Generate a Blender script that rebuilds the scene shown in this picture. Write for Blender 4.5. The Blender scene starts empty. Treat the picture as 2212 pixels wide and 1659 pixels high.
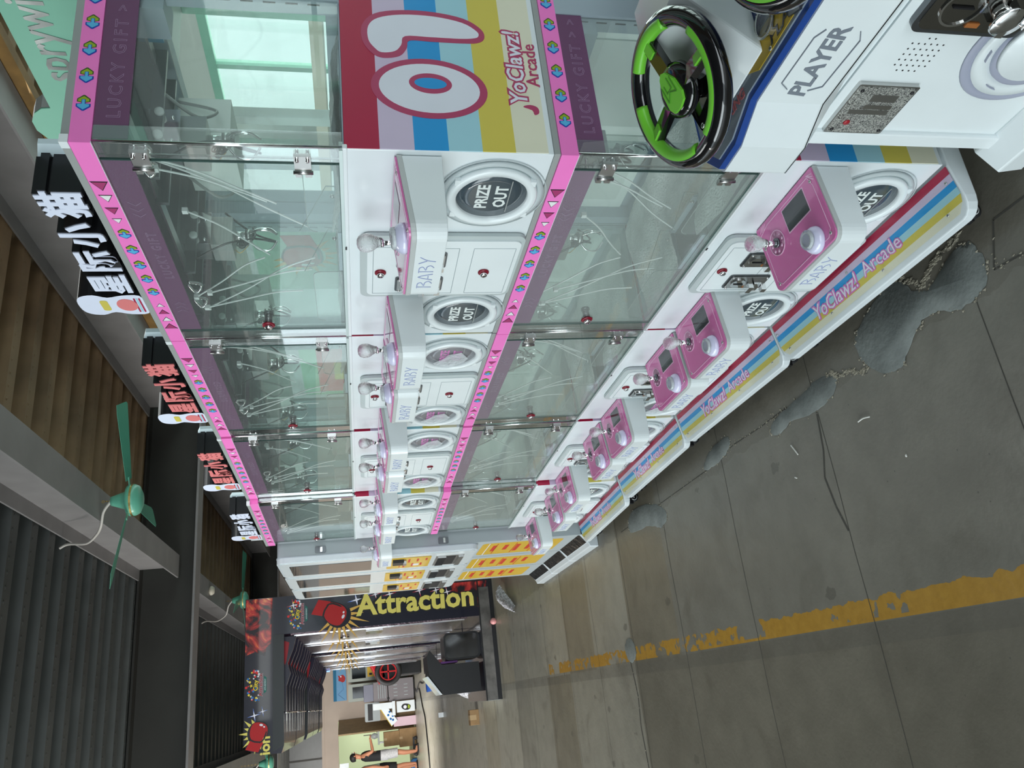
import bpy, bmesh, math, random
from mathutils import Vector, Matrix
R = math.radians
random.seed(7)
SC = bpy.context.scene
COL = SC.collection

# ------------------------------------------------------------------ camera, sky, big lights, exposure
cam_d = bpy.data.cameras.new('camera'); cam = bpy.data.objects.new('camera', cam_d); COL.objects.link(cam)
PITCH, ROLL, YAW, F_PX = R(11.699), R(-1.964), R(21.784), 1690.49
fw = Vector((math.sin(YAW) * math.cos(PITCH), math.cos(YAW) * math.cos(PITCH), -math.sin(PITCH)))
rt = Vector((math.cos(YAW), -math.sin(YAW), 0)); up = rt.cross(fw)
rt2 = rt * math.cos(ROLL) + up * math.sin(ROLL); up2 = up * math.cos(ROLL) - rt * math.sin(ROLL)
# the photograph lies on its side: image right = world down, image up = world right
mx = Matrix((-up2, rt2, -fw)).transposed().to_4x4()
mx.translation = Vector((0, 0, 1.4613))
cam.matrix_world = mx
cam_d.sensor_fit = 'HORIZONTAL'; cam_d.sensor_width = 36; cam_d.lens = F_PX / 2212 * 36
cam_d.clip_start = 0.02; cam_d.clip_end = 200
SC.camera = cam
SC.view_settings.view_transform = 'Standard'; SC.view_settings.look = 'None'
SC.view_settings.gamma = 1; SC.view_settings.use_curve_mapping = False
SC.view_settings.exposure = 0.0
w = bpy.data.worlds.new('world'); SC.world = w; w.use_nodes = True
bg = w.node_tree.nodes['Background']; bg.inputs[0].default_value = (.80, .93, 1, 1); bg.inputs[1].default_value = 1.5
SC.cycles.transparent_max_bounces = 48; SC.cycles.transmission_bounces = 16; SC.cycles.max_bounces = 16

def area(name, loc, tgt, sx, sy, power, col):
    l = bpy.data.lights.new(name, 'AREA'); l.shape = 'RECTANGLE'; l.size = sx; l.size_y = sy; l.energy = power; l.color = col
    o = bpy.data.objects.new(name, l); COL.objects.link(o); o.location = loc
    o.rotation_euler = (Vector(tgt) - Vector(loc)).to_track_quat('-Z', 'Y').to_euler(); return o
area('daylight_bay_left', (-6.5, 1.5, 2.0), (1.0, 2.0, 1.0), 7, 2.8, 310, (.88, .98, 1.0))
area('daylight_bay_far_left', (-6.8, 7.4, 1.9), (-1, 14, .6), 4, 2.6, 600, (1.0, .97, .92))
area('fill_light_far', (-2.5, 18.5, 2.85), (-1.3, 21.5, .6), 4.5, 1.4, 320, (1.0, .96, .90))  # added fill light that brightens the far floor and wall
area('daylight_right_windows', (5.9, 4.0, 1.7), (1.5, 4.0, 1.5), 14, 2.0, 320, (.9, 1.0, .97))
area('fill_light_right', (2.5, 3.2, 3.0), (2.5, 3.6, 0), 5, .8, 55, (.95, 1.0, .98))  # added fill light for the things behind the claw machines
area('daylight_bay_behind', (-1.5, -5.5, 1.9), (1.0, 2.0, 1.2), 6, 2.6, 110, (.9, .96, 1.0))

# ------------------------------------------------------------------ materials
MATS = {}
def M(name, col=(.8, .8, .8), rough=.5, metal=0., emit=None, es=1., trans=0., alpha=1., spec=.5, coat=0., noise=0., nscale=8., bump=0., bscale=60., ior=1.45):
    if name in MATS: return MATS[name]
    m = bpy.data.materials.new(name); m.use_nodes = True; nt = m.node_tree; b = nt.nodes['Principled BSDF']
    b.inputs['Base Color'].default_value = (*col, 1); b.inputs['Roughness'].default_value = rough; b.inputs['Metallic'].default_value = metal
    b.inputs['Transmission Weight'].default_value = trans; b.inputs['Alpha'].default_value = alpha
    b.inputs['Specular IOR Level'].default_value = spec; b.inputs['Coat Weight'].default_value = coat; b.inputs['IOR'].default_value = ior
    b.inputs['Coat Roughness'].default_value = .05
    if emit: b.inputs['Emission Color'].default_value = (*emit, 1); b.inputs['Emission Strength'].default_value = es
    tc = nt.nodes.new('ShaderNodeTexCoord')
    n = nt.nodes.new('ShaderNodeTexNoise'); n.inputs['Scale'].default_value = nscale; n.inputs['Detail'].default_value = 5
    nt.links.new(tc.outputs['Object'], n.inputs['Vector'])
    k = noise if noise else .03
    mp = nt.nodes.new('ShaderNodeMapRange'); mp.inputs[1].default_value = .3; mp.inputs[2].default_value = .7
    mp.inputs[3].default_value = 1 - k; mp.inputs[4].default_value = 1 + k * .5
    mul = nt.nodes.new('ShaderNodeVectorMath'); mul.operation = 'SCALE'; mul.inputs[0].default_value = col
    nt.links.new(n.outputs['Fac'], mp.inputs[0]); nt.links.new(mp.outputs[0], mul.inputs['Scale']); nt.links.new(mul.outputs[0], b.inputs['Base Color'])
    if bump:
        n2 = nt.nodes.new('ShaderNodeTexNoise'); n2.inputs['Scale'].default_value = bscale; n2.inputs['Detail'].default_value = 4
        nt.links.new(tc.outputs['Object'], n2.inputs['Vector'])
        bp = nt.nodes.new('ShaderNodeBump'); bp.inputs['Strength'].default_value = bump; bp.inputs['Distance'].default_value = .01
        nt.links.new(n2.outputs['Fac'], bp.inputs['Height']); nt.links.new(bp.outputs[0], b.inputs['Normal'])
    MATS[name] = m; return m
def glass(name, tint=(.93, .98, .96), refl=1.0, rough=.01, haze=0., hazecol=(.8, .9, .87)):
    """thin sheet: transparent + fresnel gloss (+ optional haze colour; on clear sheets it paints in milky reflections)"""
    m = bpy.data.materials.new(name); m.use_nodes = True; nt = m.node_tree; nt.nodes.clear()
    out = nt.nodes.new('ShaderNodeOutputMaterial'); tr = nt.nodes.new('ShaderNodeBsdfTransparent'); tr.inputs[0].default_value = (*tint, 1)
    gl = nt.nodes.new('ShaderNodeBsdfGlossy'); gl.inputs['Roughness'].default_value = rough; gl.inputs[0].default_value = (1, 1, 1, 1)
    fr = nt.nodes.new('ShaderNodeLayerWeight'); fr.inputs['Blend'].default_value = .5
    pw = nt.nodes.new('ShaderNodeMath'); pw.operation = 'POWER'; pw.inputs[1].default_value = 5; nt.links.new(fr.outputs['Facing'], pw.inputs[0])
    ma = nt.nodes.new('ShaderNodeMath'); ma.operation = 'MULTIPLY_ADD'; ma.inputs[1].default_value = .9; ma.inputs[2].default_value = .04; nt.links.new(pw.outputs[0], ma.inputs[0])
    mu = nt.nodes.new('ShaderNodeMath'); mu.operation = 'MULTIPLY'; mu.inputs[1].default_value = refl; mu.use_clamp = True
    nt.links.new(ma.outputs[0], mu.inputs[0])
    base = tr.outputs[0]
    if haze:
        df = nt.nodes.new('ShaderNodeBsdfDiffuse'); df.inputs[0].default_value = (*hazecol, 1)
        mh = nt.nodes.new('ShaderNodeMixShader'); mh.inputs[0].default_value = haze
        nt.links.new(tr.outputs[0], mh.inputs[1]); nt.links.new(df.outputs[0], mh.inputs[2]); base = mh.outputs[0]
    mix = nt.nodes.new('ShaderNodeMixShader')
    nt.links.new(mu.outputs[0], mix.inputs[0]); nt.links.new(base, mix.inputs[1]); nt.links.new(gl.outputs[0], mix.inputs[2]); nt.links.new(mix.outputs[0], out.inputs[0])
    MATS[name] = m; return m
def srgb(r, g, b):
    f = lambda c: (c / 255 / 12.92) if c / 255 <= .04045 else ((c / 255 + .055) / 1.055) ** 2.4
    return (f(r), f(g), f(b))
WHITE = M('white_enamel', (.76, .82, .84), .25, coat=.4)
WHITE2 = M('white_moulding', (.80, .86, .87), .3, coat=.3)
GREY = M('grey_enamel', (.36, .42, .44), .4)
GREYT = M('grey_trim', (.33, .35, .34), .45)
PINKB = M('pink_band', srgb(250, 128, 206), .35)
CHROME = M('chrome', (.8, .8, .8), .08, 1.)
STEEL = M('brushed_steel', (.55, .55, .54), .28, 1.)
DSTEEL = M('dark_steel', (.16, .17, .18), .3, .9)
BLACK = M('black_plastic', (.012, .012, .014), .35)
GBLACK = M('gloss_black', (.006, .006, .007), .08, coat=1.)
RUB = M('rubber', (.02, .02, .022), .6)
RED = M('stripe_red', srgb(172, 22, 66), .4)
LILAC = M('stripe_lilac', srgb(206, 190, 214), .4)
BLUE = M('stripe_blue', srgb(30, 150, 215), .4)
LBLUE = M('stripe_light_blue', srgb(162, 210, 222), .4)
YEL = M('stripe_yellow', srgb(212, 196, 84), .4)
CREAM = M('stripe_cream', srgb(226, 224, 200), .4)
STR = [RED, LILAC, BLUE, LBLUE, YEL, CREAM]
SGREYW = M('print_white', srgb(225, 228, 238), .4)
MAG = M('print_magenta', srgb(176, 60, 100), .4)
PMAG = M('print_pink', srgb(214, 120, 190), .4)
PANEL = M('pink_acrylic', srgb(214, 112, 172), .12, coat=.8, noise=.08, nscale=6)
LPINK = M('panel_line', srgb(236, 190, 220), .3)
SCREEN = M('dark_display', (.045, .05, .055), .1, coat=.6)
DOME = M('button_dome', (.72, .72, .92), .15, coat=.6)
BGLASS = M('bubble_ball', (.97, .97, .97), .02, trans=1., bump=.5, bscale=160, spec=.8)
CLEARP = M('clear_plastic', (.95, .97, .97), .06, trans=.9)
REDP = M('lock_red', (.22, .005, .02), .35)
PURP = glass('purple_tint', (.42, .26, .40), .5, .25, haze=.42, hazecol=(.36, .17, .32))
GLS = glass('clear_glass', (.95, .98, .97), .9, .008, haze=.045, hazecol=(.82, .92, .88))  # pale haze paints milky reflections into the sheet
GLSL = glass('clear_glass_lit_low', (.96, .985, .975), .9, .008, haze=.12, hazecol=(.88, .96, .92))  # stronger haze colour brightens the lower tier in place of light
COVER = glass('cover_acrylic', (.99, .995, .99), .6, .02)
ACR = glass('clear_acrylic', (.90, .94, .93), 4.5, .03, haze=.10, hazecol=(.7, .78, .76))
ACR2 = glass('acrylic_panel', (.97, .985, .98), .8, .02, haze=.03)
HATCHG = M('hatch_window', (.045, .065, .08), .12, coat=.6)
HATCHP = M('hatch_window_pink', (.20, .20, .22), .15, coat=.6)
WTXT = M('hatch_letters', (.75, .8, .78), .5)
PTXT = M('pink_letters', srgb(205, 130, 185), .5)
ETXT = M('etched_line', srgb(150, 118, 150), .5)
ENGR = M('engraved_lilac', srgb(166, 176, 214), .5)
FLEECE = M('fleece', (.86, .89, .87), .95, noise=.22, nscale=14, bump=.9, bscale=160)
FOAM = M('milky_back', (.88, .95, .91), .35, noise=.12, nscale=5)
DARKIN = M('dark_interior', (.05, .06, .065), .5)
IDECK = M('grey_blue_metal', (.36, .43, .48), .4)
TIE = M('white_cable_tie', (.75, .78, .77), .4)
GOLD = M('brass', (.6, .42, .15), .3, 1.)
TRIR = M('triangle_magenta', srgb(170, 50, 110), .4)
TRIW = M('triangle_white', (.85, .85, .85), .4)
AGRN = M('arrow_green', srgb(150, 175, 30), .35)
AGRN2 = M('arrow_green_dark', srgb(50, 85, 20), .35)
ABLU = M('arrow_blue', srgb(90, 180, 225), .35)
ABLU2 = M('arrow_blue_dark', srgb(25, 70, 170), .35)
SIGNW = M('sign_white', (.75, .80, .95), .4)
SIGNP = M('sign_pink', srgb(225, 125, 125), .45)
SIGNB = M('sign_backer', (.62, .74, .78), .45)
MINT = M('mint_panel', srgb(118, 176, 152), .5)
CONC = M('concrete_misc', (.2, .2, .18), .8)

# ------------------------------------------------------------------ mesh builder
class MB:
    def __init__(s): s.v = []; s.f = []; s.m = []; s.sm = []; s.mats = []
    def mi(s, m):
        if m not in s.mats: s.mats.append(m)
        return s.mats.index(m)
    def add(s, vs, fs, m, smooth=False):
        o = len(s.v); s.v += [tuple(p) for p in vs]; k = s.mi(m)
        for f in fs: s.f.append([o + i for i in f]); s.m.append(k); s.sm.append(smooth)
        return s
    def box(s, x0, x1, y0, y1, z0, z1, m):
        v = [(x, y, z) for x in (x0, x1) for y in (y0, y1) for z in (z0, z1)]
        return s.add(v, [(0, 1, 3, 2), (4, 6, 7, 5), (0, 4, 5, 1), (2, 3, 7, 6), (0, 2, 6, 4), (1, 5, 7, 3)], m)
    def rbox(s, x0, x1, y0, y1, z0, z1, m, r=.01, ax='x', seg=5):
        """box with the four edges along axis ax rounded"""
        if ax == 'x': p = rrect(y0, y1, z0, z1, r, seg); return s.prism([(x0, a, b) for a, b in p], (x1 - x0, 0, 0), m)
        if ax == 'y': p = rrect(x0, x1, z0, z1, r, seg); return s.prism([(a, y0, b) for a, b in p], (0, y1 - y0, 0), m)
        p = rrect(x0, x1, y0, y1, r, seg); return s.prism([(a, b, z0) for a, b in p], (0, 0, z1 - z0), m)
    def prism(s, pts, d, m, mtop=None):
        n = len(pts); d = Vector(d); v = [Vector(p) for p in pts]; v2 = [p + d for p in v]
        s.add(v + v2, [list(range(n))[::-1]] + [[i, (i + 1) % n, n + (i + 1) % n, n + i] for i in range(n)], m)
        s.add(v2, [list(range(n))], mtop or m); return s
    def ring(s, c, axis, r0, r1, h, m, seg=40, ell=1.):
        """flat washer with thickness h along axis"""
        return s.lathe(c, axis, [(r0, 0), (r0, h), (r1, h), (r1, 0), (r0, 0)], m, seg, smooth=False)
    def lathe(s, c, axis, prof, m, seg=24, smooth=True):
        """prof = [(radius, height)] along axis"""
        c = Vector(c); a = Vector(axis).normalized(); q = a.to_track_quat('Z', 'Y'); vs = []
        for r, h in prof:
            for i in range(seg):
                t = 2 * math.pi * i / seg; vs.append(c + q @ Vector((r * math.cos(t), r * math.sin(t), h)))
        fs = [[j * seg + i, j * seg + (i + 1) % seg, (j + 1) * seg + (i + 1) % seg, (j + 1) * seg + i] for j in range(len(prof) - 1) for i in range(seg)]
        if prof[0][0] > 1e-5 and prof[0] != prof[-1]: fs.append(list(range(seg))[::-1])
        if prof[-1][0] > 1e-5 and prof[0] != prof[-1]: fs.append([(len(prof) - 1) * seg + i for i in range(seg)])
        return s.add(vs, fs, m, smooth)
    def cyl(s, a, b, r, m, seg=16, r2=None):
        a = Vector(a); b = Vector(b); return s.lathe(a, b - a, [(r, 0), (r2 if r2 is not None else r, (b - a).length)], m, seg, True)
    def ball(s, c, r, m, seg=20, sz=1., axis=(0, 0, 1)):
        n = seg // 2; return s.lathe(c, axis, [(max(1e-4, r * math.sin(math.pi * i / n)), -r * sz * math.cos(math.pi * i / n)) for i in range(n + 1)], m, seg)
    def tube(s, pts, r, m, seg=8, closed=False, smooth_pts=6, rs=None):
        P = [Vector(p) for p in pts]
        if smooth_pts and len(P) > 2: P = catmull(P, smooth_pts, closed)
        n = len(P); vs = []; prev = None
        for i, p in enumerate(P):
            t = (P[(i + 1) % n] - P[i - 1]) if closed else (P[min(i + 1, n - 1)] - P[max(i - 1, 0)])
            t.normalize()
            if prev is None: nv = t.orthogonal().normalized()
            else: nv = (prev - t * prev.dot(t)).normalized()
            prev = nv; bv = t.cross(nv); rr = r if rs is None else rs[0] + (rs[1] - rs[0]) * i / (n - 1)
            for k in range(seg):
                a = 2 * math.pi * k / seg; vs.append(p + nv * rr * math.cos(a) + bv * rr * math.sin(a))
        L = n if closed else n - 1
        fs = [[i * seg + k, i * seg + (k + 1) % seg, ((i + 1) % n) * seg + (k + 1) % seg, ((i + 1) % n) * seg + k] for i in range(L) for k in range(seg)]
        if not closed: fs += [list(range(seg))[::-1], [(n - 1) * seg + k for k in range(seg)]]
        return s.add(vs, fs, m, True)
    def bar(s, a, b, w, h, m):
        """square bar from a to b"""
        a = Vector(a); b = Vector(b); q = (b - a).to_track_quat('Z', 'Y'); L = (b - a).length
        v = [a + q @ Vector((x * w / 2, y * h / 2, z * L)) for x in (-1, 1) for y in (-1, 1) for z in (0, 1)]
        return s.add(v, [(0, 1, 3, 2), (4, 6, 7, 5), (0, 4, 5, 1), (2, 3, 7, 6), (0, 2, 6, 4), (1, 5, 7, 3)], m)
    def flat(s, pts2, o, r, u, m, th=.0008):
        """2D outline placed at o with axes r,u; extruded th along the outward normal"""
        o = Vector(o); r = Vector(r); u = Vector(u); n = r.cross(u).normalized()
        return s.prism([o + r * a + u * b for a, b in pts2], n * th, m)
    def text(s, t, size, o, r, u, m, th=.001, off=0., cx=True, xs=1., shear=0., res=2, z0=0.):
        vs, fs = textmesh(t, off, shear, res); o = Vector(o); r = Vector(r); u = Vector(u); n = r.cross(u).normalized()
        x0 = min(v[0] for v in vs); x1 = max(v[0] for v in vs); sh = (x0 + x1) / 2 if cx else x0
        return s.add([o + r * ((v[0] - sh) * size * xs) + u * (v[1] * size) + n * ((v[2] + .5) * th + z0) for v in vs], fs, m)
    def xf(s, mat, start=0):
        for i in range(start, len(s.v)): s.v[i] = tuple(mat @ Vector(s.v[i]))
        return s
    def mesh(s, name):
        me = bpy.data.meshes.new(name); me.from_pydata(s.v, [], s.f)
        for m in s.mats: me.materials.append(m)
        me.polygons.foreach_set('material_index', s.m); me.polygons.foreach_set('use_smooth', s.sm); me.update()
        b = bmesh.new(); b.from_mesh(me); bmesh.ops.recalc_face_normals(b, faces=b.faces); b.to_mesh(me); b.free()
        return me
    def build(s, name, parent=None, loc=None, bevel=0, label=None):
        o = bpy.data.objects.new(name, s.mesh(name)); COL.objects.link(o)
        if parent: o.parent = parent
        if label: o['label'] = label
        if loc: o.location = loc
        if bevel:
            b = o.modifiers.new('bevel', 'BEVEL'); b.width = bevel; b.segments = 2; b.limit_method = 'ANGLE'; b.angle_limit = R(40)
        return o
_T = {}
def textmesh(t, off=0., shear=0., res=2):
    k = (t, off, shear, res)
    if k in _T: return _T[k]
    c = bpy.data.curves.new('t', 'FONT'); c.body = t; c.size = 1; c.extrude = .5; c.offset = off; c.resolution_u = res; c.shear = shear
    o = bpy.data.objects.new('t', c); COL.objects.link(o)
    dg = bpy.context.evaluated_depsgraph_get(); me = bpy.data.meshes.new_from_object(o.evaluated_get(dg))
    _T[k] = ([tuple(v.co) for v in me.vertices], [list(p.vertices) for p in me.polygons])
    bpy.data.objects.remove(o); bpy.data.curves.remove(c); bpy.data.meshes.remove(me)
    return _T[k]
def rrect(x0, x1, y0, y1, r, seg=5, corners=(1, 1, 1, 1)):
    p = []
    for (cx, cy, a0), c, (qx, qy) in zip(((x1 - r, y1 - r, 0), (x0 + r, y1 - r, 90), (x0 + r, y0 + r, 180), (x1 - r, y0 + r, 270)), corners, ((x1, y1), (x0, y1), (x0, y0), (x1, y0))):
        if not c: p.append((qx, qy)); continue
        for i in range(seg + 1): a = R(a0 + 90 * i / seg); p.append((cx + r * math.cos(a), cy + r * math.sin(a)))
    return p
def ellipse(cx, cy, a, b, seg=48, rot=0.):
    return [(cx + a * math.cos(t) * math.cos(rot) - b * math.sin(t) * math.sin(rot), cy + a * math.cos(t) * math.sin(rot) + b * math.sin(t) * math.cos(rot)) for t in (2 * math.pi * i / seg for i in range(seg))]
def catmull(P, k, closed=False):
    n = len(P); out = []
    rng = range(n) if closed else range(n - 1)
    for i in rng:
        p0, p1, p2, p3 = (P[(i - 1) % n], P[i], P[(i + 1) % n], P[(i + 2) % n]) if closed else (P[max(i - 1, 0)], P[i], P[i + 1], P[min(i + 2, n - 1)])
        for j in range(k):
            t = j / k; out.append(.5 * ((2 * p1) + (p2 - p0) * t + (2 * p0 - 5 * p1 + 4 * p2 - p3) * t * t + (3 * p1 - p0 - 3 * p2 + p3) * t ** 3))
    if not closed: out.append(P[-1])
    return out
def smooth2(pts, k=6): return [(p.x, p.y) for p in catmull([Vector((a, b, 0)) for a, b in pts], k, True)]
def star(cx, cy, r, n=4, inner=.15, rot=0.):
    return [(cx + (r if i % 2 == 0 else r * inner) * math.cos(rot + math.pi * i / n), cy + (r if i % 2 == 0 else r * inner) * math.sin(rot + math.pi * i / n)) for i in range(2 * n)]
def tag(o, label=None, cat=None, group=None, kind=None):
    if label: o['label'] = label
    if cat: o['category'] = cat
    if group: o['group'] = group
    if kind: o['kind'] = kind
    return o
def empty(name, loc, rz=0., label=None, cat=None, group=None):
    o = bpy.data.objects.new(name, None); COL.objects.link(o); o.location = loc; o.rotation_euler = (0, 0, rz); o.empty_display_size = .1
    return tag(o, label, cat, group)
_C = {}
def part(key, name, fn, parent, loc=(0, 0, 0), bevel=0, label=None):
    """link a part; same key = shared mesh data"""
    if key in _C:
        o = bpy.data.objects.new(name, _C[key]); COL.objects.link(o)
    else:
        mb = MB(); fn(mb); me = mb.mesh(name); _C[key] = me
        o = bpy.data.objects.new(name, me); COL.objects.link(o)
    o.parent = parent; o.location = loc
    if bevel:
        b = o.modifiers.new('bevel', 'BEVEL'); b.width = bevel; b.segments = 2; b.limit_method = 'ANGLE'; b.angle_limit = R(40)
    if label: o['label'] = label
    return o
def copy_tree(o, parent=None):
    c = o.copy(); COL.objects.link(c)
    if parent: c.parent = parent
    for ch in list(o.children): copy_tree(ch, c)
    return c
XR, ZU = (1, 0, 0), (0, 0, 1)          # side faces (towards -Y): reading direction +X
FR = (0, -1, 0)                        # front faces (towards -X): reading direction -Y

# ================================================================== SETTING
def floor_mat():
    m = bpy.data.materials.new('concrete_floor'); m.use_nodes = True; nt = m.node_tree; b = nt.nodes['Principled BSDF']; L = nt.links.new
    geo = nt.nodes.new('ShaderNodeNewGeometry'); sep = nt.nodes.new('ShaderNodeSeparateXYZ'); L(geo.outputs['Position'], sep.inputs[0])
    def math_(op, a, b_=None, c=None):
        n = nt.nodes.new('ShaderNodeMath'); n.operation = op
        for i, v in enumerate((a, b_, c)):
            if v is None: continue
            if isinstance(v, (int, float)): n.inputs[i].default_value = v
            else: L(v, n.inputs[i])
        return n.outputs[0]
    def noise(scale, det=4, dist=0.):
        n = nt.nodes.new('ShaderNodeTexNoise'); n.inputs['Scale'].default_value = scale; n.inputs['Detail'].default_value = det; n.inputs['Distortion'].default_value = dist
        L(geo.outputs['Position'], n.inputs['Vector']); return n.outputs['Fac']
    def mix(f, a, c):
        n = nt.nodes.new('ShaderNodeMix'); n.data_type = 'RGBA'
        if isinstance(f, float): n.inputs[0].default_value = f
        else: L(f, n.inputs[0])
        for i, v in ((6, a), (7, c)):
            if isinstance(v, tuple): n.inputs[i].default_value = (*v, 1)
            else: L(v, n.inputs[i])
        return n.outputs[2]
    X, Y = sep.outputs[0], sep.outputs[1]
    def tones(stops):
        r = nt.nodes.new('ShaderNodeValToRGB'); r.color_ramp.interpolation = 'CONSTANT'
        e = r.color_ramp.elements; e[0].position = 0; e[0].color = (*stops[0][1], 1); e[1].position = stops[1][0] / 16; e[1].color = (*stops[1][1], 1)
        for p, c in stops[2:]: q = e.new(p / 16); q.color = (*c, 1)
        L(math_('DIVIDE', Y, 16.), r.inputs[0]); return r.outputs[0]
    g = lambda k, w=0.: (k * (1.06 + .06 * w), k * 1.01, k * (.84 - .08 * w))
    A = tones([(0, g(.195)), (3.58, g(.185, 1)), (4.30, g(.30)), (5.03, g(.23, 1)), (5.75, g(.32)), (7.19, g(.29)), (7.9, g(.30, 1)), (8.6, g(.33)), (10.2, g(.33))])
    Bc = tones([(0, g(.155, .6)), (2.14, g(.165, .6)), (4.30, g(.28)), (5.75, g(.21, 1)), (6.5, g(.30)), (7.19, g(.26)), (7.9, g(.36)), (9.2, g(.33, .8)), (10.2, g(.40))])  # slab tones; the far ones are raised to paint in a brighter far floor
    side = math_('LESS_THAN', X, .07)
    c = mix(side, A, Bc)
    # darker strip next to the painted line and a darker brown tone by the machines
    strip = math_('MULTIPLY', math_('GREATER_THAN', X, .012), math_('LESS_THAN', X, .085))
    c = mix(math_('MULTIPLY', strip, .35), c, (.11, .105, .09))
    n1 = noise(1.3, 5, .4); n2 = noise(9., 6); n3 = noise(45., 4)
    mp = nt.nodes.new('ShaderNodeMapRange'); L(math_('ADD', math_('MULTIPLY', n1, .5), math_('MULTIPLY', n2, .5)), mp.inputs[0])
    mp.inputs[1].default_value = .3; mp.inputs[2].default_value = .7; mp.inputs[3].default_value = .80; mp.inputs[4].default_value = 1.14
    sc = nt.nodes.new('ShaderNodeVectorMath'); sc.operation = 'SCALE'; L(c, sc.inputs[0]); L(mp.outputs[0], sc.inputs['Scale']); c = sc.outputs[0]
    row_x = math_('LESS_THAN', X, 1.2)
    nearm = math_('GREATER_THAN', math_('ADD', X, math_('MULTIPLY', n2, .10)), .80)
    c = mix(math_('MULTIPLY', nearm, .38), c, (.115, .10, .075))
    # small stains
    vor = nt.nodes.new('ShaderNodeTexVoronoi'); vor.inputs['Scale'].default_value = 4.2; vor.inputs['Randomness'].default_value = 1
    mpv = nt.nodes.new('ShaderNodeMapping'); L(geo.outputs['Position'], mpv.inputs[0]); mpv.inputs['Scale'].default_value = (1, .6, 1); L(mpv.outputs[0], vor.inputs['Vector'])
    st = math_('LESS_THAN', math_('ADD', vor.outputs['Distance'], math_('MULTIPLY', n3, .14)), .150)
    c = mix(math_('MULTIPLY', st, .5), c, (.085, .08, .065))
    sm = nt.nodes.new('ShaderNodeMapRange'); L(noise(3.4, 6, 1.2), sm.inputs[0]); sm.inputs[1].default_value = .54; sm.inputs[2].default_value = .72; sm.inputs[3].default_value = 0; sm.inputs[4].default_value = .38
    c = mix(sm.outputs[0], c, (.10, .088, .065))
    vor2 = nt.nodes.new('ShaderNodeTexVoronoi'); vor2.inputs['Scale'].default_value = 17; L(geo.outputs['Position'], vor2.inputs['Vector'])
    st2 = math_('LESS_THAN', vor2.outputs['Distance'], .045)
    c = mix(math_('MULTIPLY', st2, .55), c, (.05, .05, .045))
    # yellow painted line, chipped
    wob = math_('MULTIPLY', math_('SUBTRACT', noise(16., 5), .5), .05)
    Xl = math_('ADD', X, math_('MULTIPLY', Y, -.003))
    left = math_('GREATER_THAN', Xl, .068); right = math_('LESS_THAN', math_('ADD', Xl, wob), math_('ADD', .128, math_('MULTIPLY', Y, .002)))
    gapn = math_('GREATER_THAN', math_('ADD', math_('MULTIPLY', noise(3.1, 4, .8), .6), math_('MULTIPLY', noise(22., 4), .4)), .485)
    far = math_('LESS_THAN', Y, 6.4)
    thin = math_('MULTIPLY', math_('LESS_THAN', Xl, .078), math_('LESS_THAN', Y, 3.3))
    near = math_('LESS_THAN', math_('ABSOLUTE', math_('SUBTRACT', Y, 1.75)), .22)
    ym = math_('MULTIPLY', math_('MULTIPLY', math_('MULTIPLY', left, right), far), math_('MAXIMUM', gapn, math_('MAXIMUM', thin, near)))
    yc = mix(noise(30., 4), (.33, .17, .02), (.52, .30, .05))
    c = mix(ym, c, yc)
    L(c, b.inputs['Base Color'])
    rg = nt.nodes.new('ShaderNodeMapRange'); L(n1, rg.inputs[0]); rg.inputs[1].default_value = .3; rg.inputs[2].default_value = .7; rg.inputs[3].default_value = .28; rg.inputs[4].default_value = .45
    L(rg.outputs[0], b.inputs['Roughness'])
    bp = nt.nodes.new('ShaderNodeBump'); bp.inputs['Strength'].default_value = .25; bp.inputs['Distance'].default_value = .004; L(n3, bp.inputs['Height']); L(bp.outputs[0], b.inputs['Normal'])
    return m
FLOORM = floor_mat()
tag(MB().box(-9, 5.2, -7, 25.0, -.2, 0, FLOORM).build('floor'), kind='structure')
GROUND = M('outside_ground', (.45, .46, .44), .9)
tag(MB().box(-60, -9, -60, 80, -.25, -.02, GROUND).box(-9, 60, -60, -7, -.25, -.02, GROUND).build('ground_outside'), kind='structure')
JOINT = M('joint_dark', (.075, .072, .062), .9)
CRUMB = M('crumbled_mortar', (.40, .37, .29), .95, noise=.3, nscale=40, bump=1, bscale=200)
PATCH = M('cement_patch', (.205, .225, .215), .85, noise=.30, nscale=9, bump=.22, bscale=70)
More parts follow.
